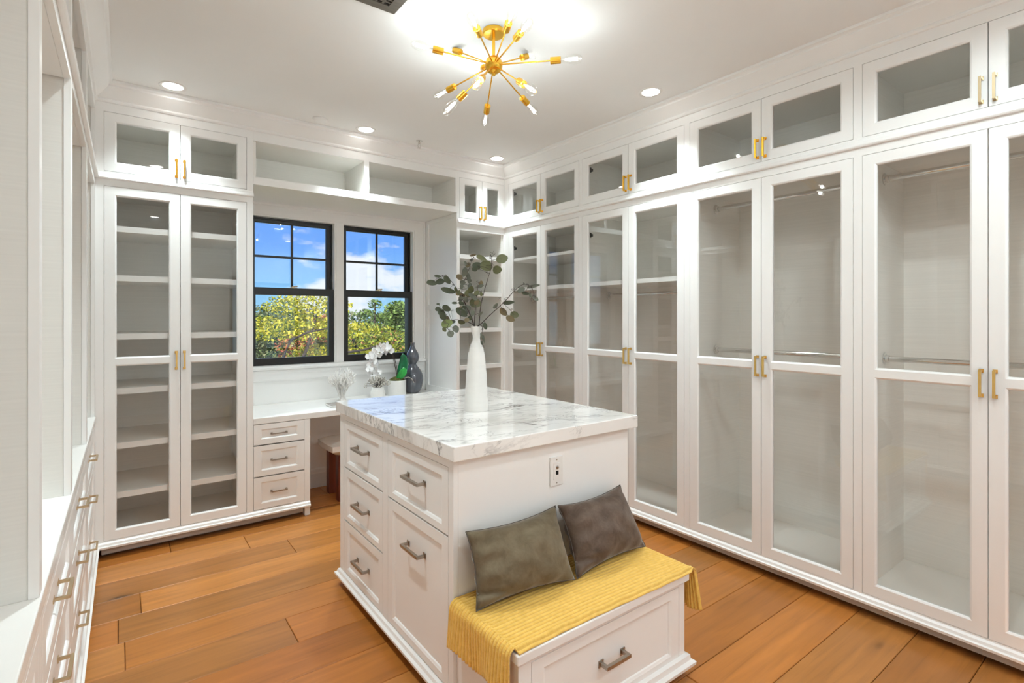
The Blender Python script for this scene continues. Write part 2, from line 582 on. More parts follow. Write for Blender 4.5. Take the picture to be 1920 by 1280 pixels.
# ------------------------------------------------------------------ room shell
b = MB()
b.box(-0.90, -1.6, -0.08, 3.60, 4.70, -0.022)
floor = struct(b.build('floor', M['toedark']))
pitch = 0.23333
fixed = {7: [0.64], 10: [0.088], 11: [0.875], 12: [0.659], 13: [0.257], 1: [2.0], 2: [1.4], 3: [2.88]}
for k in range(-10, 17):
    y0 = 0.80 + pitch * k
    y1 = min(y0 + pitch, 4.60)
    if y0 > 4.55:
        break
    cuts = [-0.88]
    if k in fixed:
        s = fixed[k][0]
        while s - 1.7 > -0.7:
            s -= 1.7
        cuts += [s, s + rnd.uniform(1.5, 1.9)] if s > -0.6 else [s + 1.7]
    else:
        s = -0.88 + rnd.uniform(0.5, 1.6)
        cuts += [s, s + rnd.uniform(1.4, 2.0)]
    cuts = sorted(set(c for c in cuts if c < 3.3)) + [3.58]
    for a, c2 in zip(cuts, cuts[1:]):
        if c2 - a < 0.15:
            continue
        g = 0.0012
        q = MB()
        e = 0.0022
        x0, x1, ya, yb = a + g - (a + c2) / 2, c2 - g - (a + c2) / 2, -pitch / 2 + g, (y1 - y0) - pitch / 2 - g
        vs = [(x0, ya, -0.02), (x1, ya, -0.02), (x1, yb, -0.02), (x0, yb, -0.02),
              (x0, ya, -e), (x1, ya, -e), (x1, yb, -e), (x0, yb, -e),
              (x0 + e, ya + e, 0), (x1 - e, ya + e, 0), (x1 - e, yb - e, 0), (x0 + e, yb - e, 0)]
        fs = [(0, 3, 2, 1), (8, 9, 10, 11)]
        for i in range(4):
            j = (i + 1) % 4
            fs += [(i, j, 4 + j, 4 + i), (4 + i, 4 + j, 8 + j, 8 + i)]
        q.add(vs, fs)
        pl = q.build('plank', M['oak'], floor, loc=((a + c2) / 2, y0 + pitch / 2, 0))
        tone = rnd.uniform(0.80, 1.16)
        hue = rnd.uniform(-1, 1)
        pl.color = (0.465 * tone, (0.176 + 0.014 * hue) * tone, (0.038 + 0.009 * hue) * tone, 1)

b = MB()
b.box(-0.90, -1.6, ZC, 3.60, 4.70, ZC + 0.12)
struct(b.build('ceiling', M['ceiling']))
b = MB()
b.box(3.50, -1.6, -0.08, 3.60, 4.70, ZC)
b.box(XR, -1.5, 0, 3.50, 0.060, ZC)
struct(b.build('wall_right', M['wall']))
b = MB()
b.box(-0.90, -1.6, -0.08, -0.76, 4.70, ZC)
b.box(-0.76, -1.5, 0, -0.150, 0.60, ZC)
struct(b.build('wall_left', M['wall']))
# the wall behind has a wide window too (its glint shows in the cabinet glass)
FX0, FX1, FZ0, FZ1 = 1.42, 2.80, 0.80, 2.10
b = MB()
b.box(-0.90, -1.6, -0.08, FX0, -1.5, ZC)
b.box(FX1, -1.6, -0.08, 3.60, -1.5, ZC)
b.box(FX0, -1.6, -0.08, FX1, -1.5, FZ0)
b.box(FX0, -1.6, FZ1, FX1, -1.5, ZC)
struct(b.build('wall_front', M['wall']))
root = struct(thing('window_3', None, None, ((FX0 + FX1) / 2, -1.55, FZ0)))
w, h = (FX1 - FX0) / 2, FZ1 - FZ0
b = MB()
b.ring(-w, 0, w, h, [(0, -0.03), (0.05, -0.03), (0.05, 0.03), (0, 0.03)])
b.box(-0.03, -0.03, 0.05, 0.03, 0.03, h - 0.05)
b.build('window_frame', M['black'], root)
for s in (-1, 1):
    xa, xb = (-w + 0.05, -0.03) if s < 0 else (0.03, w - 0.05)
    b = MB()
    b.box(xa, -0.004, 0.05, xb, 0.004, h - 0.05)
    b.build('pane', M['winpane'], root)
# window wall with two openings
W1 = (0.830, 1.495)
W2 = (1.577, 2.240)
WZ = (1.055, 2.258)
b = MB()
YO = YW + 0.16
b.box(-0.90, YW, -0.08, W1[0], YO, ZC)
b.box(W1[0], YW, -0.08, W1[1], YO, WZ[0])
b.box(W1[0], YW, WZ[1], W1[1], YO, ZC)
b.box(W1[1], YW, -0.08, W2[0], YO, ZC)
b.box(W2[0], YW, -0.08, W2[1], YO, WZ[0])
b.box(W2[0], YW, WZ[1], W2[1], YO, ZC)
b.box(W2[1], YW, -0.08, 3.60, YO, ZC)
struct(b.build('wall_back', M['wall']))

# windows: black double-hung sashes
def window(n, X0, X1):
    z0, z1 = WZ
    root = thing('window_%d' % n, None, None, ((X0 + X1) / 2, YW, z0))
    struct(root)
    w = X1 - X0
    h = z1 - z0
    x0, x1 = -w / 2, w / 2
    zm = 0.60                     # meeting rail centre above the sill
    b = MB()                      # jamb liner
    b.ring(x0, 0, x1, h, [(0.001, 0.045), (0.014, 0.045), (0.014, 0.14), (0.001, 0.14)])
    b.build('window_jamb', M['black'], root)
    b = MB()                      # upper sash, set further out
    b.ring(x0 + 0.012, zm - 0.02, x1 - 0.012, h - 0.004, [(0, 0.062), (0.032, 0.062), (0.036, 0.068), (0.036, 0.094), (0, 0.094)])
    up = b.build('upper_sash', M['black'], root)
    zu0, zu1 = zm + 0.014, h - 0.04
    b = MB()
    b.box(-0.009, 0.060, zu0, 0.009, 0.074, zu1)
    b.build('muntin', M['black'], up)
    zc = (zu0 + zu1) / 2
    for s in (-1, 1):
        b = MB()
        xa, xb = (x0 + 0.047, -0.009) if s < 0 else (0.009, x1 - 0.047)
        b.box(xa, 0.060, zc - 0.009, xb, 0.074, zc + 0.009)
        b.build('muntin', M['black'], up)
        for (za, zb) in ((zu0, zc - 0.009), (zc + 0.009, zu1)):
            b = MB()
            b.box(xa, 0.077, za, xb, 0.081, zb)
            b.build('pane', M['winpane'], up)
    b = MB()                      # lower sash
    b.box(x0 + 0.002, 0.004, 0.002, x0 + 0.042, 0.044, zm + 0.032)
    b.box(x1 - 0.042, 0.004, 0.002, x1 - 0.002, 0.044, zm + 0.032)
    b.box(x0 + 0.042, 0.004, 0.002, x1 - 0.042, 0.044, 0.058)
    b.box(x0 + 0.042, 0.004, zm - 0.028, x1 - 0.042, 0.044, zm + 0.032)
    lo = b.build('lower_sash', M['black'], root)
    b = MB()
    b.box(x0 + 0.042, 0.020, 0.058, x1 - 0.042, 0.024, zm - 0.028)
    b.build('pane', M['winpane'], lo)
    b = MB()                      # sash lock on the meeting rail
    b.box(-0.028, 0.010, zm + 0.032, 0.028, 0.034, zm + 0.038)
    b.tube([(-0.005, 0.022, zm + 0.04), (0.012, 0.016, zm + 0.046), (0.032, 0.012, zm + 0.047)], 0.005, 6)
    b.lathe([(0.010, 0), (0.010, 0.012), (0.004, 0.015)], 10, (-0.004, 0.022, zm + 0.036))
    b.build('sash_lock', M['bronze'], lo, 40)
    return root
window(1, *W1)
window(2, *W2)

# window casing, mullion casing, stool and apron, all on the window wall
CZ1 = 2.3645
b = MB()
cas = [(0, 0), (0, -0.026), (0.016, -0.028), (0.022, -0.020), (0.085, -0.018), (0.100, -0.012), (0.108, -0.012), (0.108, 0)]
X0c, X1c = W1[0] - 0.108, W2[1] + 0.126
b.box(W2[1] + 0.012, -0.018, WZ[0], X1c - 0.022, 0, WZ[1] + 0.012)
b.box(X1c - 0.022, -0.028, WZ[0], X1c, 0, CZ1)
b.box(W2[1], -0.010, WZ[0], W2[1] + 0.012, 0, WZ[1] + 0.012)
b.box(X0c, -0.018, WZ[1] + 0.012, X1c - 0.022, 0, CZ1 - 0.020)
b.box(X0c, -0.028, CZ1 - 0.020, X1c - 0.022, 0, CZ1)
b.box(W1[0], -0.010, WZ[1], W2[1], 0, WZ[1] + 0.012)
b.box(W1[1], -0.010, WZ[0], W2[0], 0, WZ[1])
b.box(W1[1] + 0.012, -0.018, WZ[0], W2[0] - 0.012, -0.010, WZ[1])
b.box(X0c, -0.018, WZ[0], W1[0], 0, WZ[1])
o = struct(b.build('trim_1', M['paint'], loc=(0, YW, 0)))
b = MB()
b.run(X0c, X1c, [(0, 1.015), (0.034, 1.017), (0.040, 1.026), (0.040, 1.038), (0.030, 1.050), (0.018, 1.054), (0, 1.054)])
b.run(X0c, X1c, [(0, 0.925), (0.012, 0.928), (0.016, 0.940), (0.016, 0.985), (0.022, 1.000), (0.024, 1.0145), (0, 1.0145)])
struct(b.build('trim_2', M['paint'], loc=(0, YW, 0)))

# crown, middle ledge and base mouldings
CROWN = [(0, 2.730), (0.010, 2.732), (0.015, 2.740), (0.013, 2.748), (0.008, 2.752), (0.066, 2.812), (0.066, 2.821), (0.072, 2.826), (0.085, 2.830), (0.085, 2.8445), (0, 2.8445)]
LEDGE = [(0.0005, 2.273), (0.015, 2.274), (0.019, 2.280), (0.017, 2.287), (0.006, 2.300), (0.003, 2.312), (0.0005, 2.314)]
BASE = [(0.0005, 0.066), (0.021, 0.067), (0.022, 0.078), (0.013, 0.082), (0.010, 0.094), (0.0005, 0.102)]
LR = YB - 0.066                               # length of the right run
def left_frame(o, y=YB):
    o.location = (xl(y), y, 0)
    o.rotation_euler = (0, 0, ROT_L)
    return o
def right_frame(o):
    o.location = (XR, YB, 0)
    o.rotation_euler = (0, 0, ROT_R)
    return o
def back_frame(o):
    o.location = (0, YB, 0)
    return o
LB = -(YB - 0.61)
right_frame(struct(MB().run(0, LR, CROWN, 1, 0).build('trim_3', M['paint'])))
back_frame(struct(MB().run(XL, XR, CROWN, 1, 1).build('trim_4', M['paint'])))
left_frame(struct(MB().run(LB, 0, CROWN, 0, 1).build('trim_5', M['paint'])))
right_frame(struct(MB().run(0, LR, LEDGE, 1, 0).build('trim_6', M['paint'])))
back_frame(struct(MB().run(XL, 0.741, LEDGE, 1, 0).build('trim_7', M['paint'])))
back_frame(struct(MB().run(2.379, XR, LEDGE, 0, 1).build('trim_8', M['paint'])))
left_frame(struct(MB().run(LB, 0, LEDGE, 0, 1).build('trim_9', M['paint'])))
right_frame(struct(MB().run(0, LR, BASE, 1, 0).build('trim_10', M['paint'])))
back_frame(struct(MB().run(XL, 1.121, BASE, 1, 0).build('trim_11', M['paint'])))
back_frame(struct(MB().run(2.379, XR, BASE, 0, 1).build('trim_12', M['paint'])))
left_frame(struct(MB().run(LB, 0, BASE, 0, 1).build('trim_13', M['paint'])))
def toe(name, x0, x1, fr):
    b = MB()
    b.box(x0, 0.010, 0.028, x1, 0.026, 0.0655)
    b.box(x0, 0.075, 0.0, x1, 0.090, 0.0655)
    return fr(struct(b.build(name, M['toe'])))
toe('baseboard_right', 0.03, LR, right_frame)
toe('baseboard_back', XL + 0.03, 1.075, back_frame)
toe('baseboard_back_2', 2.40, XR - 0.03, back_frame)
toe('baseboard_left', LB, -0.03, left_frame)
# baseboard in the knee space under the desk
b = MB()
b.run(1.125, 2.375, [(0, 0.0005), (0.016, 0.0005), (0.016, 0.120), (0.012, 0.128), (0.010, 0.150), (0.004, 0.160), (0, 0.160)])
o = struct(b.build('baseboard_window', M['paint'], loc=(0, YW, 0)))

# ------------------------------------------------------------------ cabinet parts
def pull(parent, x, z, length, vertical, m, y=0.0, stand=0.030, r=0.0045, base=0.008):
    """bar pull with two posts and square back plates; front face of the leaf is at y"""
    b = MB()
    h = length / 2
    def P(s):
        return (x, z + s) if vertical else (x + s, z)
    for s in (-h, h):
        px, pz = P(s)
        b.box(px - base, y - 0.003, pz - base, px + base, y, pz + base)
        b.box(px - r, y - stand, pz - r, px + r, y - 0.003, pz + r)
    (xa, za), (xb, zb) = P(-h + r), P(h - r)
    if vertical:
        b.box(x - r, y - stand - 0.001, za, x + r, y - stand + 2 * r, zb)
    else:
        b.box(xa, y - stand - 0.001, z - r, xb, y - stand + 2 * r, z + r)
    return b.build('handle', m, parent)
def leaf(parent, name, x0, x1, z0, z1, panes, stile=0.050, y=0.0, th=0.020, bead=0.009, solid=False, m=None, hinges=None):
    """door or drawer front: flat frame with a chamfered bead around each pane or recessed panel"""
    m = m or M['paint']
    g = 0.0021
    x0 += g; x1 -= g; z0 += g; z1 -= g
    b = MB()
    px0, px1 = x0 + stile, x1 - stile
    b.box(x0, y, z0, px0, y + th, z1)
    b.box(px1, y, z0, x1, y + th, z1)
    zz = z0
    for (a, c2) in panes:
        b.box(px0, y, zz, px1, y + th, a)
        zz = c2
        b.ring(px0, a, px1, c2, [(0, y), (0.0025, y + 0.0015), (bead * 0.75, y + 0.0045), (bead, y + 0.009), (bead, y + th), (0, y + th)])
    b.box(px0, y, zz, px1, y + th, z1)
    d = b.build(name, m, parent)
    for (a, c2) in panes:
        q = MB()
        if solid:
            q.box(px0 + bead, y + 0.009, a + bead, px1 - bead, y + th - 0.002, c2 - bead)
            q.build('panel', m, d)
        else:
            q.box(px0 + bead, y + 0.011, a + bead, px1 - bead, y + 0.015, c2 - bead)
            q.build('glass_pane', M['pane'], d)
    for (hx, hz) in hinges or ():
        q = MB()
        q.box(hx - 0.016, y + th, hz - 0.018, hx + 0.001, y + th + 0.012, hz + 0.018)
        q.box(hx - 0.014, y + th + 0.012, hz - 0.010, hx + 0.004, y + th + 0.026, hz + 0.010)
        q.build('hinge', M['dark'], d)
    return d
def glass_pair(parent, x0, x1, z0, z1, split, handle_z, hlen, m, hinge_z):
    xm = (x0 + x1) / 2
    for s in (0, 1):
        a, c2 = (x0, xm) if s == 0 else (xm, x1)
        zs = [z0 + 0.052] + [v for pr in split for v in pr] + [z1 - 0.050]
        panes = list(zip(zs[0::2], zs[1::2]))
        d = leaf(parent, 'door', a, c2, z0, z1, panes, hinges=[(a + 0.066, h) for h in hinge_z] if s == 0 else ())
        pull(d, xm + (0.022 if s else -0.022), handle_z, hlen, True, m)
Z_LO = (0.108, 2.234)
Z_UP = (2.322, 2.678)
RAIL = [(1.160, 1.196)]
def frame_and_carcass(root, w, stl, stR, depth, bottom=0.0655, levels=None, fill_mid=True):
    """face frame with stiles stl/stR and an open-fronted box behind it"""
    b = MB()
    b.box(0, 0, bottom, stl, 0.020, 2.80)
    b.box(w - stR, 0, bottom, w, 0.020, 2.80)
    b.box(stl, 0, bottom, w - stR, 0.020, Z_LO[0])
    b.box(stl, 0, Z_LO[1], w - stR, 0.020, Z_UP[0])
    b.box(stl, 0, Z_UP[1], w - stR, 0.020, 2.80)
    b.build('face_frame', M['paint'], root)
    b = MB()
    y0 = 0.0205
    for (a, c2) in ((0.0005, max(stl - 0.002, 0.012)), (w - max(stR - 0.002, 0.012), w - 0.0005)):
        b.box(a, y0, 0.08, c2, depth, 2.79)
    xa, xb = max(stl - 0.002, 0.012), w - max(stR - 0.002, 0.012)
    b.box(xa, depth - 0.012, 0.08, xb, depth, 2.79)
    b.box(xa, y0, 0.08, xb, depth - 0.012, 0.106)
    b.box(xa, y0, Z_LO[1] + 0.008, xb, depth - 0.012, Z_UP[0] - 0.004)
    b.box(xa, y0, Z_UP[1] + 0.006, xb, depth - 0.012, 2.70)
    b.build('carcass', M['laminate'], root)
    return xa, xb
def shelf(root, x0, x1, z_top, th, y0, y1):
    b = MB()
    b.box(x0, y0 + 0.004, z_top - th, x1, y1, z_top)
    s = b.build('shelf', M['laminate'], root)
    b = MB()
    b.box(x0, y0, z_top - th, x1, y0 + 0.004, z_top)
    b.build('shelf_edge', M['paint'], s)
    return s
def rod(root, x0, x1, y, z):
    b = MB()
    b.tube([(x0 + 0.004, y, z), (x1 - 0.004, y, z)], 0.0145, 12)
    r = b.build('hanging_rod', M['chrome'], root, 40)
    for x, s in ((x0, 1), (x1, -1)):
        b = MB()
        b.lathe([(0.031, 0), (0.031, 0.004), (0.026, 0.007), (0.020, 0.009), (0.019, 0.022), (0.0146, 0.024)], 16, (x, y, z), (s, 0, 0))
        b.build('flange', M['chrome'], r, 35)
    return r

# ------------------------------------------------------------------ right wall: four glass-door wardrobes
GR = 'glass-door wardrobes along the wall facing the drawers'
mods = [  # far edge, near edge of module, stile far, stile near, label
    (YB, 2.950, 0.053, 0.019, 'white glass-door wardrobe in the corner next to the open shelf tower'),
    (2.950, 1.991, 0.019, 0.020, 'white glass-door wardrobe beside the corner one, a white shelf over one rod inside'),
    (1.991, 1.028, 0.020, 0.019, 'white glass-door wardrobe with two chrome rods, right beside a wardrobe with a shelf'),
    (1.028, 0.066, 0.019, 0.020, 'white glass-door wardrobe with two chrome rods, last of the row, farthest from the windows'),
]
for i, (ya, yb, sa, sb, lab) in enumerate(mods):
    root = thing('wardrobe', lab, 'wardrobe', (XR, ya, 0), ROT_R, GR)
    w = ya - yb
    xa, xb = frame_and_carcass(root, w, sa, sb, 0.600)
    glass_pair(root, sa, w - sb, Z_LO[0], Z_LO[1], RAIL, 1.172, 0.104, M['brass'], (0.62, 2.08) if i < 2 else ())
    glass_pair(root, sa, w - sb, Z_UP[0], Z_UP[1], [], 2.398, 0.098, M['gold'] if i < 3 else M['bronze'], (2.585,) if i < 2 else ())
    if i < 2:
        shelf(root, xa, xb, 1.715, 0.030, 0.024, 0.586)
        rod(root, xa, xb, 0.30, 1.622)
        if i == 0:
            shelf(root, xa, xb, 1.985, 0.024, 0.024, 0.586)
    else:
        rod(root, xa, xb, 0.298, 2.166)
        rod(root, xa, xb, 0.298, 1.232)

# ------------------------------------------------------------------ back wall: tall display cabinet
root = thing('display_cabinet', 'tall white two-door glass cabinet with six shelves, between the drawer run and the windows', 'cabinet', (XL, YB, 0))
w = 0.741 - XL
xa, xb = frame_and_carcass(root, w, 0.042, 0.040, 0.590)
glass_pair(root, 0.042, w - 0.040, Z_LO[0], Z_LO[1], RAIL, 1.172, 0.104, M['brass'], ())
glass_pair(root, 0.042, w - 0.040, Z_UP[0], Z_UP[1], [], 2.396, 0.102, M['gold'], ())
for z in (2.003, 1.703, 1.346, 1.012, 0.680, 0.380):
    shelf(root, xa, xb, z, 0.036, 0.030, 0.576)

# open shelf tower on the other side of the windows
TX = 2.379
root = thing('shelf_tower', 'narrow white open shelf tower with two small glass doors on top, in the corner', 'cabinet', (TX, YB, 0))
w = XR - 0.0005 - TX
b = MB()
b.box(0, 0, 0.0655, 0.016, 0.020, 2.80)
b.box(w - 0.014, 0, 0.0655, w, 0.020, 2.80)
b.box(0.016, 0, 0.0655, w - 0.014, 0.020, 0.110)
b.box(0.016, 0, 2.215, w - 0.014, 0.020, Z_UP[0])
b.box(0.016, 0, Z_UP[1], w - 0.014, 0.020, 2.80)
b.build('face_frame', M['paint'], root)
b = MB()
b.box(0.0185, 0.0205, 0.08, 0.032, 0.598, 2.79)
b.box(w - 0.030, 0.0205, 0.08, w - 0.002, 0.598, 2.79)
b.box(0.032, 0.586, 0.08, w - 0.030, 0.598, 2.79)
b.box(0.032, 0.0205, 0.08, w - 0.030, 0.586, 0.106)
b.box(0.032, 0.0205, 2.225, w - 0.030, 0.586, 2.315)
b.box(0.032, 0.0205, 2.684, w - 0.030, 0.586, 2.70)
b.build('carcass', M['laminate'], root)
for z in (2.004, 1.674, 1.348, 1.016, 0.684, 0.380):
    shelf(root, 0.032, w - 0.030, z, 0.037, 0.010, 0.584)
glass_pair(root, 0.016, w - 0.014, Z_UP[0], Z_UP[1], [], 2.386, 0.108, M['gold'], ())
# panelled flank toward the desk
b = MB()
e = 0.018
b.box(0.0, 0.0205, 0.08, 0.008, 0.598, 2.79)
for (za, zb) in ((0.08, 0.80), (1.525, 1.560), (2.355, 2.79)):
    b.box(0.008, 0.0205, za, e, 0.598, zb)
for (ya, yb) in ((0.0205, 0.075), (0.53, 0.598)):
    b.box(0.008, ya, 0.80, e, yb, 1.525)
    b.box(0.008, ya, 1.560, e, yb, 2.355)
fl = MB()
# frame faces -x: thin raised stiles and rails on the outside
for (za, zb) in ((0.745, 0.800), (1.515, 1.565), (2.330, 2.364)):
    fl.box(-0.010, 0.0005, za, 0, 0.575, zb)
for (ya, yb) in ((0.0005, 0.050), (0.525, 0.575)):
    fl.box(-0.010, ya, 0.800, 0, yb, 1.515)
    fl.box(-0.010, ya, 1.565, 0, yb, 2.330)
b.build('flank_panel', M['paint'], root)
fl.build('flank_frame', M['paint'], root)

# open bridge over the windows
root = thing('overhead_shelf', 'white open overhead shelf with two long cubbies above the windows', 'shelf', (0.7415, YB, 2.3650))
w = TX - 0.0005 - 0.7415
zt = 2.80 - 2.365
dv = 1.531 - 0.7415
b = MB()
b.box(0, 0, 0, w, 0.020, 0.053)
b.box(0, 0, 2.666 - 2.365, w, 0.020, zt)
b.box(dv, 0, 0.053, dv + 0.040, 0.020, 2.666 - 2.365)
b.box(w - 0.022, 0, 0.053, w, 0.020, 2.666 - 2.365)
b.build('face_frame', M['paint'], root)
b = MB()
b.box(0, 0.0205, 0, w, 0.602, 0.020)
b.build('soffit_panel', M['paint'], root)
b = MB()
zA, zB = 0.050, 2.668 - 2.365
b.box(0.002, 0.0205, 0.021, w - 0.002, 0.596, zA)
b.box(0.002, 0.0205, zB, w - 0.002, 0.596, zB + 0.02)
b.box(0.002, 0.44, zA, w - 0.002, 0.452, zB)
for x in (0.002, w - 0.020):
    b.box(x, 0.0205, zA, x + 0.018, 0.44, zB)
b.build('cubby_lining', M['laminate'], root)
b = MB()
b.box(dv + 0.002, 0.0205, zA, dv + 0.038, 0.44, zB)
b.build('divider', M['laminate'], root)

# ------------------------------------------------------------------ vanity desk
root = thing('vanity_desk', 'white built-in vanity desk with three drawers and an open knee space under the windows', 'desk', (0.7415, YB, 0))
wD = TX - 0.012 - 0.7415
b = MB()
b.box(0, 0, 0.702, wD, 0.598, 0.745)
b.build('desktop', M['white_top'], root, bevel=0.003)
b = MB()
b.box(0.340, 0, 0.0655, 0.379, 0.022, 0.7015)
b.box(0, 0, 0.0655, 0.340, 0.022, 0.108)
b.box(0.0, 0.022, 0.0655, 0.018, 0.55, 0.7015)
b.box(0.361, 0.022, 0.0655, 0.379, 0.55, 0.7015)
b.box(0.018, 0.022, 0.0655, 0.361, 0.55, 0.09)
b.box(0.018, 0.53, 0.09, 0.361, 0.55, 0.7015)
b.build('drawer_case', M['paint'], root)
b = MB()
b.box(0.343, 0.0, 0.0, 0.379, 0.055, 0.065)
b.build('foot', M['paint'], root)
for (za, zb) in ((0.556, 0.7005), (0.337, 0.552), (0.110, 0.333)):
    st = 0.046
    d = leaf(root, 'drawer', 0.0, 0.341, za, zb, [(za + 0.040, zb - 0.036)], stile=st, solid=True)
    pull(d, 0.168, (za + zb) / 2, 0.098, False, M['nickel'], y=0.009, r=0.0035, base=0.0065, stand=0.028)

# stool under the desk
root = thing('vanity_stool', 'cream upholstered stool with dark red wooden legs under the desk', 'stool', (1.60, 4.235, 0))
b = MB()
nx, ny = 14, 8
def seat_pt(u, v, top):
    x = 0.295 * u
    y = 0.19 * v
    d = max(abs(u), abs(v)) ** 4
    z = 0.415 + (0.058 * (1 - 0.55 * d) if top else -0.062 * (1 - 0.75 * max(abs(u), abs(v)) ** 6))
    k = 1 - 0.04 * (abs(u * v)) ** 2
    return (x * k, y * k, z)
for top in (True, False):
    vs = [seat_pt(-1 + 2 * i / nx, -1 + 2 * j / ny, top) for j in range(ny + 1) for i in range(nx + 1)]
    fs = [(j * (nx + 1) + i, j * (nx + 1) + i + 1, (j + 1) * (nx + 1) + i + 1, (j + 1) * (nx + 1) + i) for j in range(ny) for i in range(nx)]
    b.add(vs, fs)
rim = [(-1 + 2 * i / nx, -1) for i in range(nx)] + [(1, -1 + 2 * j / ny) for j in range(ny)] + [(1 - 2 * i / nx, 1) for i in range(nx)] + [(-1, 1 - 2 * j / ny) for j in range(ny)]
vs = [seat_pt(u, v, True) for u, v in rim] + [seat_pt(u, v, False) for u, v in rim]
n = len(rim)
b.add(vs, [(i, (i + 1) % n, n + (i + 1) % n, n + i) for i in range(n)])
b.build('seat', M['cushion'], root, 50)
for sx in (-1, 1):
    for sy in (-1, 1):
        q = MB()
        q.box(-0.037, -0.037, 0, 0.037, 0.037, 0.364)
        q.build('leg', M['walnut'], root, bevel=0.006, loc=(sx * 0.190, sy * 0.115, 0))

# ------------------------------------------------------------------ left run: drawer bases, counter, open bays
PY = [(0.62, 0.66), (1.474, 1.517), (2.258, 2.329), (3.122, 3.189), (3.930, 3.955)]
cols = [((PY[3][0] + PY[3][1]) / 2, YB - 0.002, 'white three-drawer base at the far end of the run, against the display cabinet'),
        ((PY[2][0] + PY[2][1]) / 2, (PY[3][0] + PY[3][1]) / 2, 'white three-drawer base next to the far one in the same run'),
        ((PY[1][0] + PY[1][1]) / 2, (PY[2][0] + PY[2][1]) / 2, 'white three-drawer base third from the display cabinet'),
        (0.63, (PY[1][0] + PY[1][1]) / 2, 'white three-drawer base nearest the camera under the low white ledge')]
for (ya, yb, lab) in cols:
    root = thing('drawer_base', lab, 'drawers', (xl(ya), ya, 0), ROT_L, 'drawer bases along the open closet run')
    w = yb - ya - 0.001
    s = 0.034
    b = MB()
    b.box(0, 0, 0.0655, s, 0.020, 0.824)
    b.box(w - s, 0, 0.0655, w, 0.020, 0.824)
    b.box(s, 0, 0.0655, w - s, 0.020, 0.108)
    b.box(s, 0, 0.792, w - s, 0.020, 0.824)
    b.box(0, 0.020, 0.08, 0.018, 0.60, 0.824)
    b.box(w - 0.018, 0.020, 0.08, w, 0.60, 0.824)
    b.box(0.018, 0.585, 0.08, w - 0.018, 0.60, 0.824)
    b.box(0.018, 0.020, 0.08, w - 0.018, 0.585, 0.10)
    b.build('drawer_case', M['paint'], root)
    for (za, zb) in ((0.608, 0.792), (0.360, 0.604), (0.110, 0.356)):
        d = leaf(root, 'drawer', s, w - s, za, zb, [(za + 0.048, zb - 0.048)], stile=0.055, solid=True)
        pull(d, w / 2, (za + zb) / 2, 0.115, False, M['bronze'], y=0.009, r=0.004, base=0.008, stand=0.036)
y0c = 0.625
o = tag(MB().box(0, -0.004, 0.8245, YB - 0.003 - y0c, 0.612, 0.860).build('closet_counter', M['white_top'], bevel=0.003),
        'long white counter on the drawer bases below the open hanging bays', 'countertop')
o.location = (xl(y0c), y0c, 0)
o.rotation_euler = (0, 0, ROT_L)
labs = ['open white hanging bay against the display cabinet', 'open white hanging bay second from the display cabinet',
        'open white hanging bay between the wide near panel and the second bay', 'open white hanging bay nearest the camera with the broad grey-beige side panel']
for i, lab in zip((3, 2, 1, 0), labs):
    ya = PY[i][0]
    yb = PY[i + 1][0] - 0.002
    if i == 3:
        yb = YB - 0.004
    root = thing('open_closet', lab, 'closet', (xl(ya), ya, 0.8605), ROT_L, 'open hanging bays over the drawer counter')
    w = yb - ya
    tp = PY[i][1] - PY[i][0]
    H = 2.80 - 0.8605
    zm0, zm1 = 2.234 - 0.8605, 2.322 - 0.8605
    b = MB()
    b.box(0, 0.0, 0, tp, 0.018, H)
    b.box(tp, 0.0, zm0, w, 0.018, zm1)
    b.box(tp, 0.0, 2.678 - 0.8605, w, 0.018, H)
    if i == 3:
        b.box(w - 0.022, 0, 0, w, 0.018, zm0)
        b.box(w - 0.022, 0, zm1, w, 0.018, 2.678 - 0.8605)
    b.build('face_frame', M['paint'], root)
    b = MB()
    b.box(0.002, 0.0185, 0, tp - 0.002, 0.60, H)
    b.build('side_panel', M['dimmed_laminate'], root)
    b = MB()
    b.box(tp, 0.585, 0, w, 0.60, H)
    b.build('back_panel', M['laminate'], root)
    if i == 3:
        b = MB()
        b.box(w - 0.020, 0.0185, 0, w, 0.585, H)
        b.build('side_panel', M['dimmed_laminate'], root)
        w -= 0.020
    b = MB()
    b.box(tp - 0.001, 0.0185, zm0, w, 0.585, zm1 - 0.004)
    b.build('shelf', M['paint'], root)
    b = MB()
    b.box(tp - 0.001, 0.0185, 2.684 - 0.8605, w, 0.585, H - 0.05)
    b.build('top_panel', M['paint'], root)

# ------------------------------------------------------------------ island
XI0, XI1, YI0, YI1 = 0.963, 1.905, 1.632, 2.835
ZI = 0.934
root = thing('island', 'white kitchen-style island cabinet with five drawers standing on the oak floor', 'island', (XI0, YI1, 0), ROT_R)
w = YI1 - YI0               # local x: 0 at far end, w at near end
D = XI1 - XI0
b = MB()
def yl(y):
    return YI1 - y
cA0, cA1 = yl(2.775), yl(2.262)
cB0, cB1 = yl(2.205), yl(1.668)
zt, zb_ = 0.900, 0.088
b.box(0, 0, 0.055, cA0, 0.020, ZI)
b.box(cA1, 0, 0.055, cB0, 0.020, ZI)
b.box(cB1, 0, 0.055, w, 0.020, ZI)
for (a, c2) in ((cA0, cA1), (cB0, cB1)):
    b.box(a, 0, 0.055, c2, 0.020, zb_)
    b.box(a, 0, zt, c2, 0.020, ZI)
b.build('face_frame', M['island'], root)
b = MB()
b.box(0, 0.0205, 0.055, 0.02, D, ZI)
b.box(0.02, D - 0.02, 0.055, w - 0.02, D, ZI)
b.box(0.02, 0.0205, 0.07, w - 0.02, D - 0.02, 0.085)
b.box(w - 0.02, 0.0205, 0.055, w, D, ZI)
b.build('side_panels', M['island'], root)
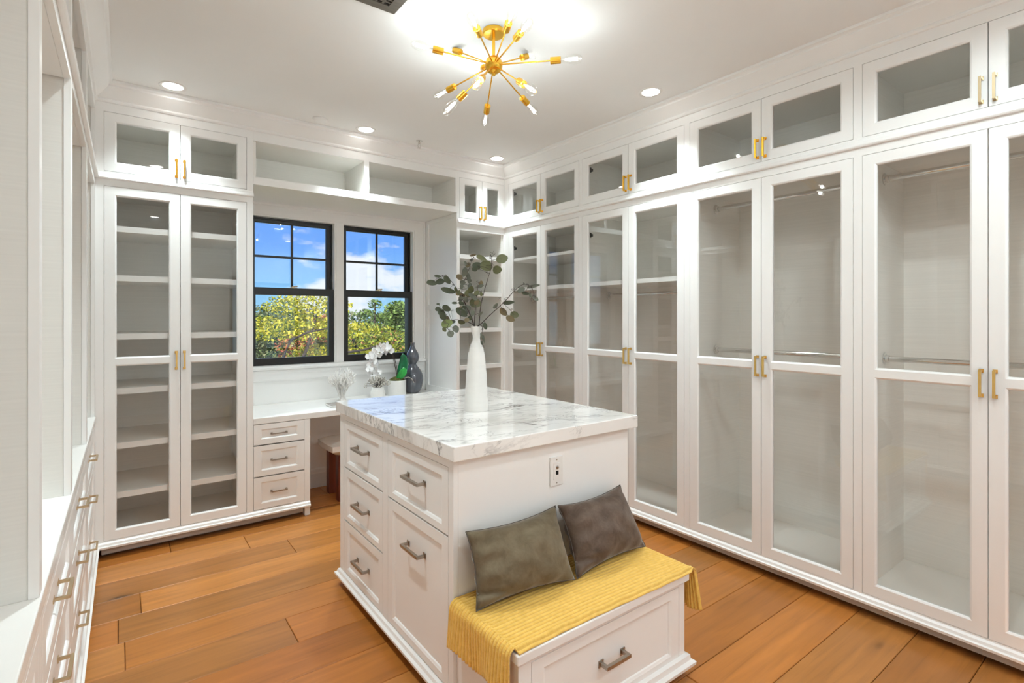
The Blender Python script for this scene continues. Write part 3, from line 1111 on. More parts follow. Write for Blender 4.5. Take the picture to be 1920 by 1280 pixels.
for (x0, x1, zs) in ((cA0, cA1, ((0.651, 0.900), (0.370, 0.647), (0.090, 0.366))), (cB0, cB1, ((0.647, 0.900), (0.090, 0.643)))):
    for (za, zb) in zs:
        d = leaf(root, 'drawer', x0, x1, za, zb, [(za + 0.028, zb - 0.042)] if zb - za < 0.4 else [(za + 0.030, zb - 0.045)], stile=0.046, solid=True, bead=0.012, m=M['island'])
        hz = {0.651: 0.785, 0.370: 0.497, 0.090: 0.212, 0.647: 0.787}.get(za, 0.21)
        if x0 == cB0 and za == 0.090:
            hz = 0.500
        pull(d, (x0 + x1) / 2 - 0.005, hz, 0.145, False, M['nickel'], y=0.009, r=0.0055, base=0.011, stand=0.038)
IB = [(0.0005, 0.050), (0.024, 0.051), (0.025, 0.062), (0.014, 0.068), (0.010, 0.080), (0.0005, 0.086)]
b = MB()
b.run(0, w, IB, -1, 0)
b.build('base_moulding', M['island'], root)
b = MB()
b.run(-D, 0, IB, 0, -1)
o = b.build('base_moulding', M['island'], root, rot=(0, 0, -PI / 2), loc=(0, 0, 0))
b = MB()
b.box(0.03, 0.05, 0.0, w, 0.065, 0.0545)
b.box(0.03, 0.065, 0.0, 0.045, D - 0.05, 0.0545)
b.build('toe_kick', M['toedark'], root)
# countertop
b = MB()
b.box(0.943, 1.597, 0.9345, 1.937, 2.852, 0.990)
o = b.build('island_countertop', M['marble'], bevel=0.004)
tag(o, 'thick white marble slab with grey veins on top of the island', 'countertop')
# wall plate on the end of the island
root = thing('outlet_plate', 'white data outlet plate on the island end above the cushions', 'outlet', (1.456, YI0, 0.808))
b = MB()
b.box(-0.035, -0.006, -0.060, 0.035, 0, 0.060)
b.build('cover_plate', M['plastic'], root, bevel=0.002)
b = MB()
b.box(-0.017, -0.0085, -0.034, 0.017, -0.006, 0.034)
b.build('insert', M['plastic'], root)
b = MB()
b.box(-0.0075, -0.0090, -0.014, 0.0075, -0.0085, 0.002)
b.build('data_jack', M['slot'], root)
b = MB()
b.lathe([(0.007, 0), (0.007, 0.002), (0.003, 0.003), (0.003, 0.008)], 12, (0, -0.0085, 0.016), (0, -1, 0))
b.build('coaxial_jack', M['nickel'], root, 30)
for z in (-0.048, 0.048):
    b = MB()
    b.lathe([(0.003, 0), (0.003, 0.001), (0.001, 0.0015)], 8, (0, -0.006, z), (0, -1, 0))
    b.build('screw', M['nickel'], root)

# bench
BX0, BX1, BY0, BZ = 0.978, 1.824, 1.268, 0.420
root = thing('bench', 'white storage bench with one wide drawer at the end of the island', 'bench', (BX0, BY0, 0))
w = BX1 - BX0
D = YI0 - 0.0005 - BY0
b = MB()
b.box(-0.013, -0.015, 0.388, w + 0.013, D, BZ)
b.build('seat_top', M['island'], root, bevel=0.004)
dx0, dx1 = 1.029 - BX0, 1.807 - BX0 - 0.018
b = MB()
b.box(0, 0, 0.055, dx0, 0.020, 0.3875)
b.box(dx1, 0, 0.055, w, 0.020, 0.3875)
b.box(dx0, 0, 0.055, dx1, 0.020, 0.075)
b.box(dx0, 0, 0.372, dx1, 0.020, 0.3875)
b.build('face_frame', M['island'], root)
b = MB()
b.box(0, 0.0205, 0.055, 0.018, D, 0.3875)
b.box(w - 0.018, 0.0205, 0.055, w, D, 0.3875)
b.box(0.018, 0.0205, 0.065, w - 0.018, D, 0.08)
b.build('side_panels', M['island'], root)
d = leaf(root, 'drawer', dx0, dx1, 0.075, 0.372, [(0.113, 0.335)], stile=0.048, solid=True, bead=0.012, m=M['island'])
pull(d, 1.405 - BX0, 0.236, 0.112, False, M['nickel'], y=0.009, r=0.006, base=0.012, stand=0.038)
b = MB()
b.run(0, w, [(0.0005, 0.050), (0.032, 0.051), (0.034, 0.064), (0.018, 0.070), (0.016, 0.090), (0.0005, 0.094)], -1, -1)
b.build('base_moulding', M['island'], root)
b = MB()
b.run(0, D, [(0.0005, 0.050), (0.032, 0.051), (0.034, 0.064), (0.018, 0.070), (0.016, 0.090), (0.0005, 0.094)], -1, 0)
b.build('base_moulding', M['island'], root, loc=(w, 0, 0), rot=(0, 0, PI / 2))
b = MB()
b.box(0.03, 0.05, 0.0, w - 0.04, 0.065, 0.0545)
b.box(w - 0.055, 0.065, 0.0, w - 0.04, D, 0.0545)
b.build('toe_kick', M['toedark'], root)

# knitted throw over the bench: a ribbed sheet with its own thickness
def throw_blanket():
    path = []                              # (x, z) along the bench, offset from the top surface
    xl_, xr_ = BX0 - 0.013, BX1 + 0.013
    top = BZ + 0.006
    R = 0.018
    hemL, hemR = 0.280, 0.262
    n = 22
    for i in range(n + 1):
        path.append((xl_ - 0.010, hemL + (top - R - hemL) * i / n))
    for i in range(1, 8):
        a = PI - (PI / 2) * i / 8
        path.append((xl_ - 0.010 + R + R * math.cos(a), top - R + R * math.sin(a)))
    x0, x1 = xl_ - 0.010 + R, xr_ + 0.024 - R
    n2 = 60
    for i in range(n2 + 1):
        path.append((x0 + (x1 - x0) * i / n2, top))
    for i in range(1, 8):
        a = PI / 2 - (PI / 2) * i / 8
        path.append((x1 + R * math.cos(a), top - R + R * math.sin(a)))
    for i in range(n + 1):
        path.append((x1 + R, top - R + (hemR - top + R) * i / n))
    NV = 22 * 8
    y_back = YI0 - 0.006
    vs, uv = [], []
    L = len(path)
    acc = 0
    px, pz = path[0]
    top_i0, top_i1 = n + 8, n + 8 + n2
    for i, (x, z) in enumerate(path):
        acc += math.hypot(x - px, z - pz)
        px, pz = x, z
        a, c2 = path[max(i - 1, 0)], path[min(i + 1, L - 1)]
        tx, tz = c2[0] - a[0], c2[1] - a[1]
        l = math.hypot(tx, tz)
        nx, nz = -tz / l, tx / l
        yf = 1.250 + 0.010 * math.sin(acc * 4.2) * (0.5 + 0.5 * math.sin(acc * 2.1 + 1)) + (0.016 if i < top_i0 else 0.0)
        if i > top_i1 + 7:
            k = (i - top_i1 - 7) / n
            yf -= 0.018 * k
        ybk = y_back - (0.055 * max(0.0, (i - top_i1 + 6) / (n + 13)) if i > top_i1 - 6 else 0.0)
        if i > top_i1 - 12:
            ybk = y_back - 0.14 * min(1.0, (i - top_i1 + 12) / 22.0)
        for j in range(NV + 1):
            v = j / NV
            y = ybk + (yf - ybk) * v
            rib = abs(math.cos(PI * 22 * v))
            off = 0.0006 + 0.0105 * rib ** 0.6
            wob = 0.0
            if i < top_i0 - 6:             # the left drop waves a little
                k = 1 - i / (top_i0 - 6.0)
                wob = 0.010 * k * math.sin(v * 9 + 0.5) + 0.006 * k
            if i > top_i1 + 4:
                k = (i - top_i1 - 4) / (n + 3.0)
                wob = 0.012 * k * math.sin(v * 13) + 0.010 * k
            zz = z
            if i < top_i0 - 6:
                zz = z + (0.010 * math.sin(v * 11) + 0.012 * (v - 0.5)) * (1 - i / (top_i0 - 6.0))
            if top_i0 <= i <= top_i1 and v > 0.955:
                zz -= 0.016 * ((v - 0.955) / 0.045) ** 2
            lift = 0.004 * math.exp(-((v - 0.97) / 0.03) ** 2) * math.sin(acc * 23) ** 2
            vs.append((x + nx * (off + wob), y, zz + nz * (off + wob) + lift * nz))
            uv.append((acc, v))
    fs = []
    for i in range(L - 1):
        for j in range(NV):
            a = i * (NV + 1) + j
            fs.append((a, a + 1, a + NV + 2, a + NV + 1))
    me = bpy.data.meshes.new('throw_blanket')
    me.from_pydata(vs, [], fs)
    ul = me.uv_layers.new(name='UVMap')
    for lp in me.loops:
        ul.data[lp.index].uv = uv[lp.vertex_index]
    me.polygons.foreach_set('use_smooth', [True] * len(me.polygons))
    me.materials.append(M['knit'])
    o = bpy.data.objects.new('throw_blanket', me)
    C.objects.link(o)
    sm = o.modifiers.new('thickness', 'SOLIDIFY')
    sm.thickness = 0.004
    sm.offset = 0
    return tag(o, 'yellow ribbed knit throw draped over the white bench', 'blanket')
throw_blanket()

# cushions
def pillow(name, lab, corners, thick, m, seed):
    """corners: top-left, top-right, bottom-right, bottom-left as seen; the front bulges toward the camera"""
    TL, TR, BR, BL = [Vector(c) for c in corners]
    ctr = (TL + TR + BR + BL) / 4
    nrm = (TR - TL).cross(BL - TL).normalized()
    if nrm.y > 0:
        nrm = -nrm
    n = 36
    rr = random.Random(seed)
    ph = [rr.uniform(0, 6.28) for _ in range(6)]
    def P(u, v, s):
        pu, pv = 2 * u - 1, 2 * v - 1
        ku = 1 - 0.085 * (1 - pv * pv) * abs(pu) ** 3
        kv = 1 - 0.13 * (1 - pu * pu) * abs(pv) ** 3
        uu, vv = 0.5 + pu * ku / 2, 0.5 + pv * kv / 2
        p = TL * (1 - uu) * (1 - vv) + TR * uu * (1 - vv) + BR * uu * vv + BL * (1 - uu) * vv
        e = max(0.0, (1 - abs(pu) ** 2.2)) * max(0.0, (1 - abs(pv) ** 2.2))
        h = thick * e ** 0.62
        edge = (1 - e)
        wr = (0.012 * math.sin(11 * pv + 3 * pu + ph[0]) * max(0, -pu - 0.35) + 0.010 * math.sin(12 * pu + 7 * pv + ph[1]) * max(0, abs(pv) - 0.45)
              + 0.005 * math.sin(5 * pu + 4 * pv + ph[2]) * e + 0.003 * math.sin(9 * pu - 8 * pv + ph[3]) * e
              - 0.016 * math.exp(-((pv - 0.62 - 0.25 * (pu + 1)) / 0.07) ** 2) * max(0, min(1, (-pu - 0.35) * 3)))
        return p - ctr + nrm * s * (h + wr * (1 if h > 0.001 else 0))
    b = MB()
    for s in (1, -1):
        vs = [P(i / n, j / n, s) for j in range(n + 1) for i in range(n + 1)]
        fs = [(j * (n + 1) + i, j * (n + 1) + i + 1, (j + 1) * (n + 1) + i + 1, (j + 1) * (n + 1) + i) for j in range(n) for i in range(n)]
        b.add(vs, fs)
    root = thing(name, lab, 'cushion', ctr)
    o = b.build('cover', m, root)
    bm = bmesh.new()
    bm.from_mesh(o.data)
    bmesh.ops.remove_doubles(bm, verts=bm.verts[:], dist=0.0004)
    bmesh.ops.recalc_face_normals(bm, faces=bm.faces[:])
    bm.to_mesh(o.data)
    bm.free()
    o.data.polygons.foreach_set('use_smooth', [True] * len(o.data.polygons))
    ring = [(i / n, 0) for i in range(n)] + [(1, j / n) for j in range(n)] + [(1 - i / n, 1) for i in range(n)] + [(0, 1 - j / n) for j in range(n)]
    b = MB()
    b.tube([P(u, v, 1) for u, v in ring] + [P(0, 0, 1)], 0.0020, 6)
    b.build('piping', M['piping'], root, 60)
    return root
zc_ = BZ + 0.030
pillow('cushion', 'olive velvet cushion on the yellow throw, by the drawer side of the island',
       [(0.990, 1.592, 0.682), (1.418, 1.592, 0.682), (1.388, 1.445, zc_), (0.968, 1.490, zc_)], 0.085, M['velvet_olive'], 3)
pillow('cushion', 'dark brown velvet cushion on the yellow throw, by the wardrobe side of the island',
       [(1.430, 1.590, 0.680), (1.812, 1.596, 0.690), (1.835, 1.470, zc_), (1.397, 1.445, zc_)], 0.082, M['velvet_brown'], 8)

# ------------------------------------------------------------------ white vase and eucalyptus
VX, VY = 1.405, 2.160
K = 0.00262
vp = [(771, 22.3), (768, 22.8), (760, 22.4), (745, 21.4), (724, 20.4), (708, 19.5), (693, 18.4), (677, 16.8), (661.5, 14.6), (650, 11.6), (643, 8.6), (637, 6.8), (631, 7.2), (622.5, 9.4), (614, 10.8)]
root = thing('vase', 'tall white ceramic bottle vase with fine ribs on the marble island top', 'vase', (VX, VY, 0.9902))
def sm(prof, n=4):
    out = []
    for i in range(len(prof) - 1):
        p0 = prof[max(i - 1, 0)]; p1 = prof[i]; p2 = prof[i + 1]; p3 = prof[min(i + 2, len(prof) - 1)]
        for k in range(n):
            t_ = k / n
            out.append(tuple(0.5 * ((2 * p1[d]) + (-p0[d] + p2[d]) * t_ + (2 * p0[d] - 5 * p1[d] + 4 * p2[d] - p3[d]) * t_ ** 2 + (-p0[d] + 3 * p1[d] - 3 * p2[d] + p3[d]) * t_ ** 3) for d in (0, 1)))
    out.append(prof[-1])
    return out
hs = sm([(r * K * 1.0, (771 - y) * K) for y, r in vp], 5)
prof = [(r + (0.0007 * math.sin(h * 700) if 0.06 < h < 0.34 else 0), h) for r, h in hs]
zt_ = prof[-1][1]
prof += [(prof[-1][0] - 0.003, zt_ + 0.001)] + [(max(r - 0.006, 0.008), h) for r, h in reversed(hs) if h > 0.25 and h < zt_ - 0.002]
b = MB()
b.lathe(prof, 40)
b.build('vase_body', M['ceramic'], root, 50)
Rv = Vector((math.cos(TH), -math.sin(TH), 0))
Fv = Vector((math.sin(TH), math.cos(TH), 0))
mouth = Vector((VX, VY, 0.9902 + zt_))
def ez(x, y, d):
    """photo-crop units around the vase mouth -> real position, d metres behind the vase"""
    return Rv * ((x - 402) / 3.554 * K) + Vector((0, 0, (618 - y) / 3.554 * K)) + Fv * d
lf = MB()
segs = 14
vs = [(0, 0, 0.02)]
for k in range(segs):
    a = 2 * PI * k / segs
    x, y = math.cos(a), math.sin(a)
    if x > 0:
        y *= 1 - 0.30 * x ** 2
    vs.append((x * (1.10 if x > 0 else 1), y, 0.16 * y * y - 0.10 * x * x))
lf.add(vs, [(0, 1 + k, 1 + (k + 1) % segs) for k in range(segs)])
vs2 = [(x, y, z - 0.03) for x, y, z in vs]
lf.add(vs2, [(0, 1 + (k + 1) % segs, 1 + k) for k in range(segs)])
LEAF = lf.build('leaf', M['eucalyptus'], None, 80, recalc=False)
leaf_mesh = LEAF.data
bpy.data.objects.remove(LEAF)
DG, OG, BG_ = (0.060, 0.072, 0.040, 1), (0.105, 0.110, 0.045, 1), (0.19, 0.24, 0.085, 1)
GG, BRN = (0.115, 0.125, 0.095, 1), (0.15, 0.115, 0.055, 1)
branches = [
    ('eucalyptus branch arching toward the window with dark leaves at its tip', [(385, 640, 0), (330, 480, .02), (265, 365, .05), (215, 300, .07), (165, 268, .09)],
     [(85, 318, 33, 18, 8, DG), (143, 310, 28, 20, -10, DG), (125, 273, 24, 9, 10, DG), (197, 300, 30, 18, 55, DG), (203, 373, 46, 18, 15, DG), (253, 460, 18, 8, 0, DG), (298, 462, 18, 12, 20, DG)], [(180, 262), (240, 335), (255, 350)]),
    ('eucalyptus branch drooping low toward the desk with one bright leaf', [(388, 640, 0), (340, 585, -.02), (270, 572, -.04), (235, 585, -.06), (220, 625, -.07)],
     [(153, 502, 18, 14, 0, DG), (178, 525, 24, 20, 40, DG), (193, 548, 24, 22, 60, DG), (213, 497, 26, 19, 30, DG), (215, 598, 34, 27, -20, BG_), (200, 635, 15, 12, 60, OG), (242, 663, 20, 22, 80, GG), (273, 632, 22, 20, 60, GG), (303, 588, 22, 15, 10, OG), (303, 522, 40, 22, 35, DG), (160, 470, 10, 6, 0, DG)], [(228, 640), (240, 510), (300, 520)]),
    ('eucalyptus branch of many small grey-green leaves in the middle of the bunch', [(392, 640, 0), (370, 560, .01), (320, 450, .03), (300, 380, .04), (320, 300, .05), (355, 200, .06), (365, 130, .07)],
     [(335, 500, 22, 28, 70, GG), (285, 285, 22, 17, 30, BRN), (318, 250, 20, 32, 10, GG), (275, 395, 16, 14, 0, BRN), (345, 290, 12, 36, -10, GG), (305, 320, 18, 14, 10, GG), (345, 395, 24, 22, 0, OG), (390, 460, 36, 30, 10, OG), (328, 435, 20, 14, 60, GG), (362, 372, 18, 28, 10, OG), (370, 410, 24, 14, 30, GG), (292, 430, 13, 20, 20, GG), (370, 130, 7, 22, 80, BRN), (352, 345, 12, 22, 20, GG), (400, 395, 14, 18, 0, OG)], [(360, 170), (340, 190), (375, 155), (330, 300), (310, 345), (430, 395), (420, 390), (445, 400)]),
    ('short upright dark eucalyptus branch rising straight out of the vase', [(400, 640, 0), (392, 560, -.01), (402, 450, -.02), (412, 370, -.02), (416, 320, -.02)],
     [(425, 350, 10, 26, 75, GG), (405, 395, 12, 20, 60, OG), (395, 430, 16, 12, 30, GG)], [(415, 325), (432, 390), (440, 385)]),
    ('tall eucalyptus branch carrying the big round leaves at the top of the bunch', [(408, 640, 0), (430, 490, 0), (455, 380, 0), (485, 280, -.01), (505, 215, -.02), (500, 140, -.02)],
     [(405, 212, 24, 30, 75, DG), (437, 165, 32, 16, 25, OG), (466, 212, 38, 35, 40, OG), (573, 168, 37, 29, -20, OG), (541, 243, 28, 26, 0, OG), (395, 235, 16, 20, 70, DG)], [(475, 262), (468, 258), (510, 130), (500, 150), (520, 145), (495, 160), (515, 210), (385, 165)]),
    ('long eucalyptus branch reaching toward the wardrobes with loose brown leaves', [(415, 640, 0), (445, 590, -.01), (490, 545, -.02), (580, 465, -.05), (660, 380, -.08), (715, 345, -.10), (765, 360, -.11)],
     [(615, 460, 34, 13, -5, DG), (583, 520, 28, 20, 50, BRN), (628, 565, 27, 19, 25, BRN), (655, 540, 26, 22, 10, OG), (698, 382, 24, 15, -30, GG), (725, 402, 22, 10, 10, DG), (790, 435, 20, 13, 30, GG), (775, 358, 38, 10, -12, GG), (530, 482, 20, 11, -50, GG), (757, 415, 8, 16, 0, DG)], [(645, 380), (655, 372), (720, 345), (735, 350), (780, 425), (560, 435), (590, 437), (630, 508)]),
    ('little hanging eucalyptus sprig over the shoulder of the vase', [(420, 640, -.01), (438, 612, -.03), (446, 640, -.035), (448, 690, -.04), (444, 735, -.04)],
     [(463, 613, 22, 13, 75, DG), (440, 680, 22, 7, 75, GG), (455, 700, 24, 6, 85, GG), (440, 725, 14, 6, 70, DG)], [(446, 640), (446, 745)]),
]
twig = random.Random(21)
for bi, extra in ((2, 15), (3, 5), (1, 4)):
    for k in range(extra):
        pa = branches[bi][1]
        i_ = twig.randrange(1, len(pa) - 1)
        f_ = twig.random()
        ex = pa[i_][0] * (1 - f_) + pa[i_ + 1][0] * f_ + twig.uniform(-48, 40)
        ey = min(585, pa[i_][1] * (1 - f_) + pa[i_ + 1][1] * f_ + twig.uniform(-25, 25))
        branches[bi][2].append((ex, ey, twig.uniform(11, 20), twig.uniform(8, 15), twig.uniform(-80, 80), twig.choice((GG, OG, GG, DG, BRN))))
for lab, path, leaves, berries in branches:
    root = thing('eucalyptus_branch', lab, 'branch', mouth, 0, 'eucalyptus branches in the white vase')
    pts = [ez(*p) for p in path]
    pts[0] = Vector((pts[0].x * 0.2, pts[0].y * 0.2, -0.030))
    rim_ = pts[1].copy()
    rim_.z = 0
    rim_ = rim_.normalized() * 0.013
    pts.insert(1, Vector((rim_.x, rim_.y, 0.004)))
    n = len(pts)
    dense = []
    for i in range(n - 1):
        p0, p1, p2, p3 = pts[max(i - 1, 0)], pts[i], pts[i + 1], pts[min(i + 2, n - 1)]
        for k in range(5):
            t_ = k / 5
            dense.append(0.5 * ((2 * p1) + (p2 - p0) * t_ + (2 * p0 - 5 * p1 + 4 * p2 - p3) * t_ * t_ + (3 * p1 - p0 - 3 * p2 + p3) * t_ ** 3))
    dense.append(pts[-1])
    nd = len(dense)
    b = MB()
    b.tube(dense, [0.0026 - 0.0016 * i / nd for i in range(nd)], 6)
    tips = []
    for (x, y, rx, ry, ang, col) in leaves:
        e0 = ez(x, y, 0)
        near = min(dense[4:], key=lambda q: (Vector((q.dot(Rv) - e0.dot(Rv), q.z - e0.z, 0))).length)
        dd = near.dot(Fv) + twig.uniform(-0.02, 0.02)
        pos = e0 + Fv * dd
        tips.append((near, pos, rx, ry, ang, col))
        mid = (near + pos) / 2 + Vector((0, 0, 0.004))
        b.tube([near, mid, pos], [0.0012, 0.001, 0.0008], 5)
    b.build('stem', M['stem'], root, 60)
    for (near, pos, rx, ry, ang, col) in tips:
        o = bpy.data.objects.new('leaf', leaf_mesh)
        C.objects.link(o)
        o.parent = root
        rot = Matrix((Rv, Vector((0, 0, 1)), -Fv)).transposed()
        tilt = Euler((twig.uniform(-0.35, 0.35), twig.uniform(-0.35, 0.35), math.radians(-ang))).to_matrix()
        sx, sy = 1.10 * rx / 3.554 * K, 1.10 * ry / 3.554 * K
        mtx = (rot @ tilt).to_4x4()
        o.matrix_local = Matrix.Translation(pos) @ mtx @ Matrix.Diagonal((sx, sy, (sx + sy) / 2, 1))
        j = twig.uniform(0.85, 1.2)
        o.color = (col[0] * j, col[1] * j, col[2] * j, 1)
    if berries:
        b = MB()
        for (x, y) in berries:
            e0 = ez(x, y, 0)
            near = min(dense, key=lambda q: (Vector((q.dot(Rv) - e0.dot(Rv), q.z - e0.z, 0))).length)
            c0 = e0 + Fv * near.dot(Fv)
            b.tube([near, (near + c0) / 2, c0], 0.0006, 4)
            for k in range(4):
                dlt = Vector((twig.uniform(-1, 1), twig.uniform(-1, 1), twig.uniform(-1, 1))) * 0.007
                b.tube([c0, c0 + dlt], 0.0004, 4)
                b.lathe([(0.0003, -0.002), (0.0017, -0.0008), (0.0017, 0.0008), (0.0003, 0.002)], 6, c0 + dlt)
        o = b.build('berries', M['greystem'], root, 60)
        o['kind'] = 'stuff'

# ------------------------------------------------------------------ ornaments on the desk
ZD = 0.7455
# white coral
root = thing('coral_ornament', 'white branching coral ornament on the desk beside the small flower pot', 'ornament', (1.478, 4.30, ZD))
b = MB()
b.lathe([(0.048, 0), (0.048, 0.006), (0.035, 0.010), (0.026, 0.026), (0.018, 0.040)], 20)
b.build('base', M['coral'], root, 40)
b = MB()
cr = random.Random(5)
def coral(p, d, l, r, depth):
    q = p + d * l
    mid = (p + q) / 2 + Vector((cr.uniform(-1, 1), cr.uniform(-1, 1), 0)) * l * 0.12
    b.tube([p, mid, q, q + d * r], [r, r * 0.92, r * 0.85, r * 0.4], 6)
    if depth == 0:
        return
    for k in range(3 if depth > 1 else 2):
        nd = (d + Vector((cr.uniform(-0.9, 0.9), cr.uniform(-0.7, 0.7), cr.uniform(-0.25, 0.5)))).normalized()
        coral(q - d * l * cr.uniform(0, 0.35), nd, l * cr.uniform(0.62, 0.85), r * 0.76, depth - 1)
for k in range(9):
    a = 2 * PI * k / 9
    f_ = 0.75 if k % 2 else 0.3
    coral(Vector((0.012 * math.cos(a), 0.012 * math.sin(a), 0.03)), Vector((f_ * math.cos(a), 0.8 * f_ * math.sin(a), 0.9)).normalized(), 0.076, 0.0120, 4)
o = b.build('coral_branches', M['coral'], root, 60)
o.scale = (0.78, 0.78, 1.18)
o.location.z = -0.003

# small pot of pale dried flowers
root = thing('flower_pot', 'small white pot of pale dried flowers between the coral and the orchid', 'plant', (1.750, 4.215, ZD))
b = MB()
b.lathe([(0.056, 0), (0.062, 0.010), (0.060, 0.060), (0.050, 0.100), (0.044, 0.112), (0.040, 0.112), (0.040, 0.095)], 26)
b.build('pot', M['pot'], root, 40)
b = MB()
f2 = MB()
pr = random.Random(11)
for k in range(90):
    a = pr.uniform(0, 2 * PI)
    sp = pr.uniform(0.1, 1.0)
    tip = Vector((0.11 * sp * math.cos(a), 0.09 * sp * math.sin(a), 0.155 + 0.045 * pr.random() - 0.05 * sp * sp))
    b.tube([(0.02 * math.cos(a), 0.02 * math.sin(a), 0.10), (tip + Vector((0, 0, 0.10))) / 2 + Vector((0, 0, 0.01)), tip], 0.0010, 4)
    for q in range(4):
        c0 = tip + Vector((pr.uniform(-1, 1), pr.uniform(-1, 1), pr.uniform(-1, 1))) * 0.012
        f2.lathe([(0.001, -0.004), (0.0045, -0.001), (0.004, 0.003), (0.001, 0.005)], 6, c0, (pr.uniform(-1, 1), pr.uniform(-1, 1), 1))
o = b.build('stems', M['greystem'], root, 60)
o['kind'] = 'stuff'
o = f2.build('blossoms', M['sprig'], root, 60)
o['kind'] = 'stuff'

# potted orchid
OX, OY = 1.983, 4.345
root = thing('potted_orchid', 'white orchid arching out of a square-sided white pot with moss and glossy green leaves', 'plant', (OX, OY, ZD))
b = MB()
b.lathe([(0.078, 0), (0.080, 0.004), (0.080, 0.138), (0.077, 0.140), (0.073, 0.140), (0.073, 0.125)], 32)
b.build('pot', M['pot'], root, 35)
b = MB()
mr = random.Random(3)
prof = [(0.0725, 0.127), (0.068, 0.140), (0.055, 0.156), (0.030, 0.168), (0.005, 0.172)]
b.lathe(prof, 22)
for k in range(160):
    a, rr_ = mr.uniform(0, 2 * PI), 0.068 * math.sqrt(mr.random())
    z = 0.168 - 0.030 * (rr_ / 0.068) ** 2
    b.lathe([(0.0005, -0.005), (0.006, 0), (0.0005, 0.006)], 5, (rr_ * math.cos(a), rr_ * math.sin(a), z))
o = b.build('moss', M['moss'], root)
o['kind'] = 'stuff'
b = MB()
sp1 = [(0.0, 0.0, 0.16), (-0.012, 0, 0.24), (-0.035, 0, 0.34), (-0.065, 0, 0.405), (-0.100, 0, 0.432), (-0.150, 0, 0.425), (-0.200, 0, 0.395), (-0.232, 0, 0.34), (-0.236, 0, 0.27), (-0.225, 0, 0.20), (-0.215, 0, 0.14)]
sp2 = [(0.012, 0.01, 0.16), (0.004, 0.01, 0.24), (-0.018, 0.012, 0.34), (-0.060, 0.015, 0.41), (-0.110, 0.02, 0.425)]
b.tube(sp1, [0.0035] * 5 + [0.0026] * 6, 8)
b.build('flower_stem', M['stem'], root, 60)
b = MB()
b.tube(sp2, 0.003, 8)
b.build('flower_stem', M['stem'], root, 60)
bl = MB()
def petal(mb, ang, ln, wd, tilt):
    ca, sa = math.cos(ang), math.sin(ang)
    rows = [(0, 0.15), (0.3, 0.8), (0.6, 1.0), (0.85, 0.75), (1.0, 0.2)]
    vs = []
    for tt, ww in rows:
        for s in (-1, 0, 1):
            x, y = tt * ln, s * ww * wd / 2
            vs.append((x * ca - y * sa, x * sa + y * ca, tilt * tt * tt * ln + 0.12 * abs(s) * wd))
    fs = []
    for i in range(4):
        for j in range(2):
            a = i * 3 + j
            fs.append((a, a + 1, a + 4, a + 3))
    mb.add(vs, fs)
for a, ln, wd in ((0, 1, 1.0), (PI, 1, 1.0), (PI / 2, 0.95, 0.62), (PI * 1.25, 0.95, 0.6), (PI * 1.75, 0.95, 0.6)):
    petal(bl, a, ln, wd, 0.12)
bl.lathe([(0.12, 0), (0.16, 0.12), (0.10, 0.28), (0.03, 0.34)], 8)
tmp = bl.build('blossom', M['petal'], None, 70)
bmesh_data = tmp.data
bpy.data.objects.remove(tmp)
br = random.Random(9)
spots = [(-0.100, 0.445, .046), (-0.130, 0.425, .050), (-0.075, 0.415, .044), (-0.160, 0.440, .046), (-0.190, 0.415, .046), (-0.215, 0.385, .044), (-0.250, 0.365, .044), (-0.225, 0.330, .044), (-0.245, 0.290, .040), (-0.215, 0.265, .040), (-0.180, 0.220, .034), (-0.250, 0.225, .034), (-0.222, 0.190, .032), (-0.245, 0.160, .028), (-0.210, 0.140, .028), (-0.200, 0.300, .036), (-0.262, 0.255, .034), (-0.195, 0.180, .030), (-0.232, 0.120, .024), (-0.200, 0.110, .022), (-0.120, 0.400, .040), (-0.178, 0.375, .040)]
for (x, z, s) in spots:
    o = bpy.data.objects.new('blossom', bmesh_data)
    C.objects.link(o)
    o.parent = root
    rot = Matrix((Vector((0.82, -0.57, 0)), Vector((0, 0, 1)), Vector((-0.57, -0.82, 0)))).transposed()
    tilt = Euler((br.uniform(-0.5, 0.4), br.uniform(-0.5, 0.5), br.uniform(-0.4, 0.4))).to_matrix()
    o.matrix_local = Matrix.Translation((x, br.uniform(-0.03, 0.0), z)) @ (rot @ tilt).to_4x4() @ Matrix.Scale(s, 4)
def orchid_leaf(pts, wd, lm):
    vs, fs = [], []
    n = len(pts)
    side = Vector((0.80, -0.60, 0))
    for i, p in enumerate(pts):
        t_ = i / (n - 1)
        ww = wd * (math.sin(PI * (0.10 + 0.90 * t_) ** 0.9) ** 0.7) if t_ < 1 else 0.002
        p = Vector(p)
        for s in (-1, -0.5, 0, 0.5, 1):
            vs.append(p + side * s * ww + Vector((-0.6, -0.8, 0)) * 0.25 * ww * (s * s))
    for i in range(n - 1):
        for j in range(4):
            a = i * 5 + j
            fs.append((a, a + 1, a + 6, a + 5))
    mb = MB()
    mb.add(vs, fs)
    o = mb.build('leaf', lm, root, 80)
    sd = o.modifiers.new('thickness', 'SOLIDIFY')
    sd.thickness = 0.003
orchid_leaf([(0.03, 0.0, 0.155), (0.045, 0.0, 0.20), (0.062, 0.0, 0.25), (0.072, 0.005, 0.30), (0.070, 0.01, 0.345), (0.062, 0.01, 0.375)], 0.046, M['greenleaf'])
orchid_leaf([(0.00, -0.045, 0.150), (0.012, -0.055, 0.175), (0.026, -0.062, 0.205), (0.036, -0.066, 0.235), (0.034, -0.066, 0.258)], 0.040, M['greenleaf_light'])
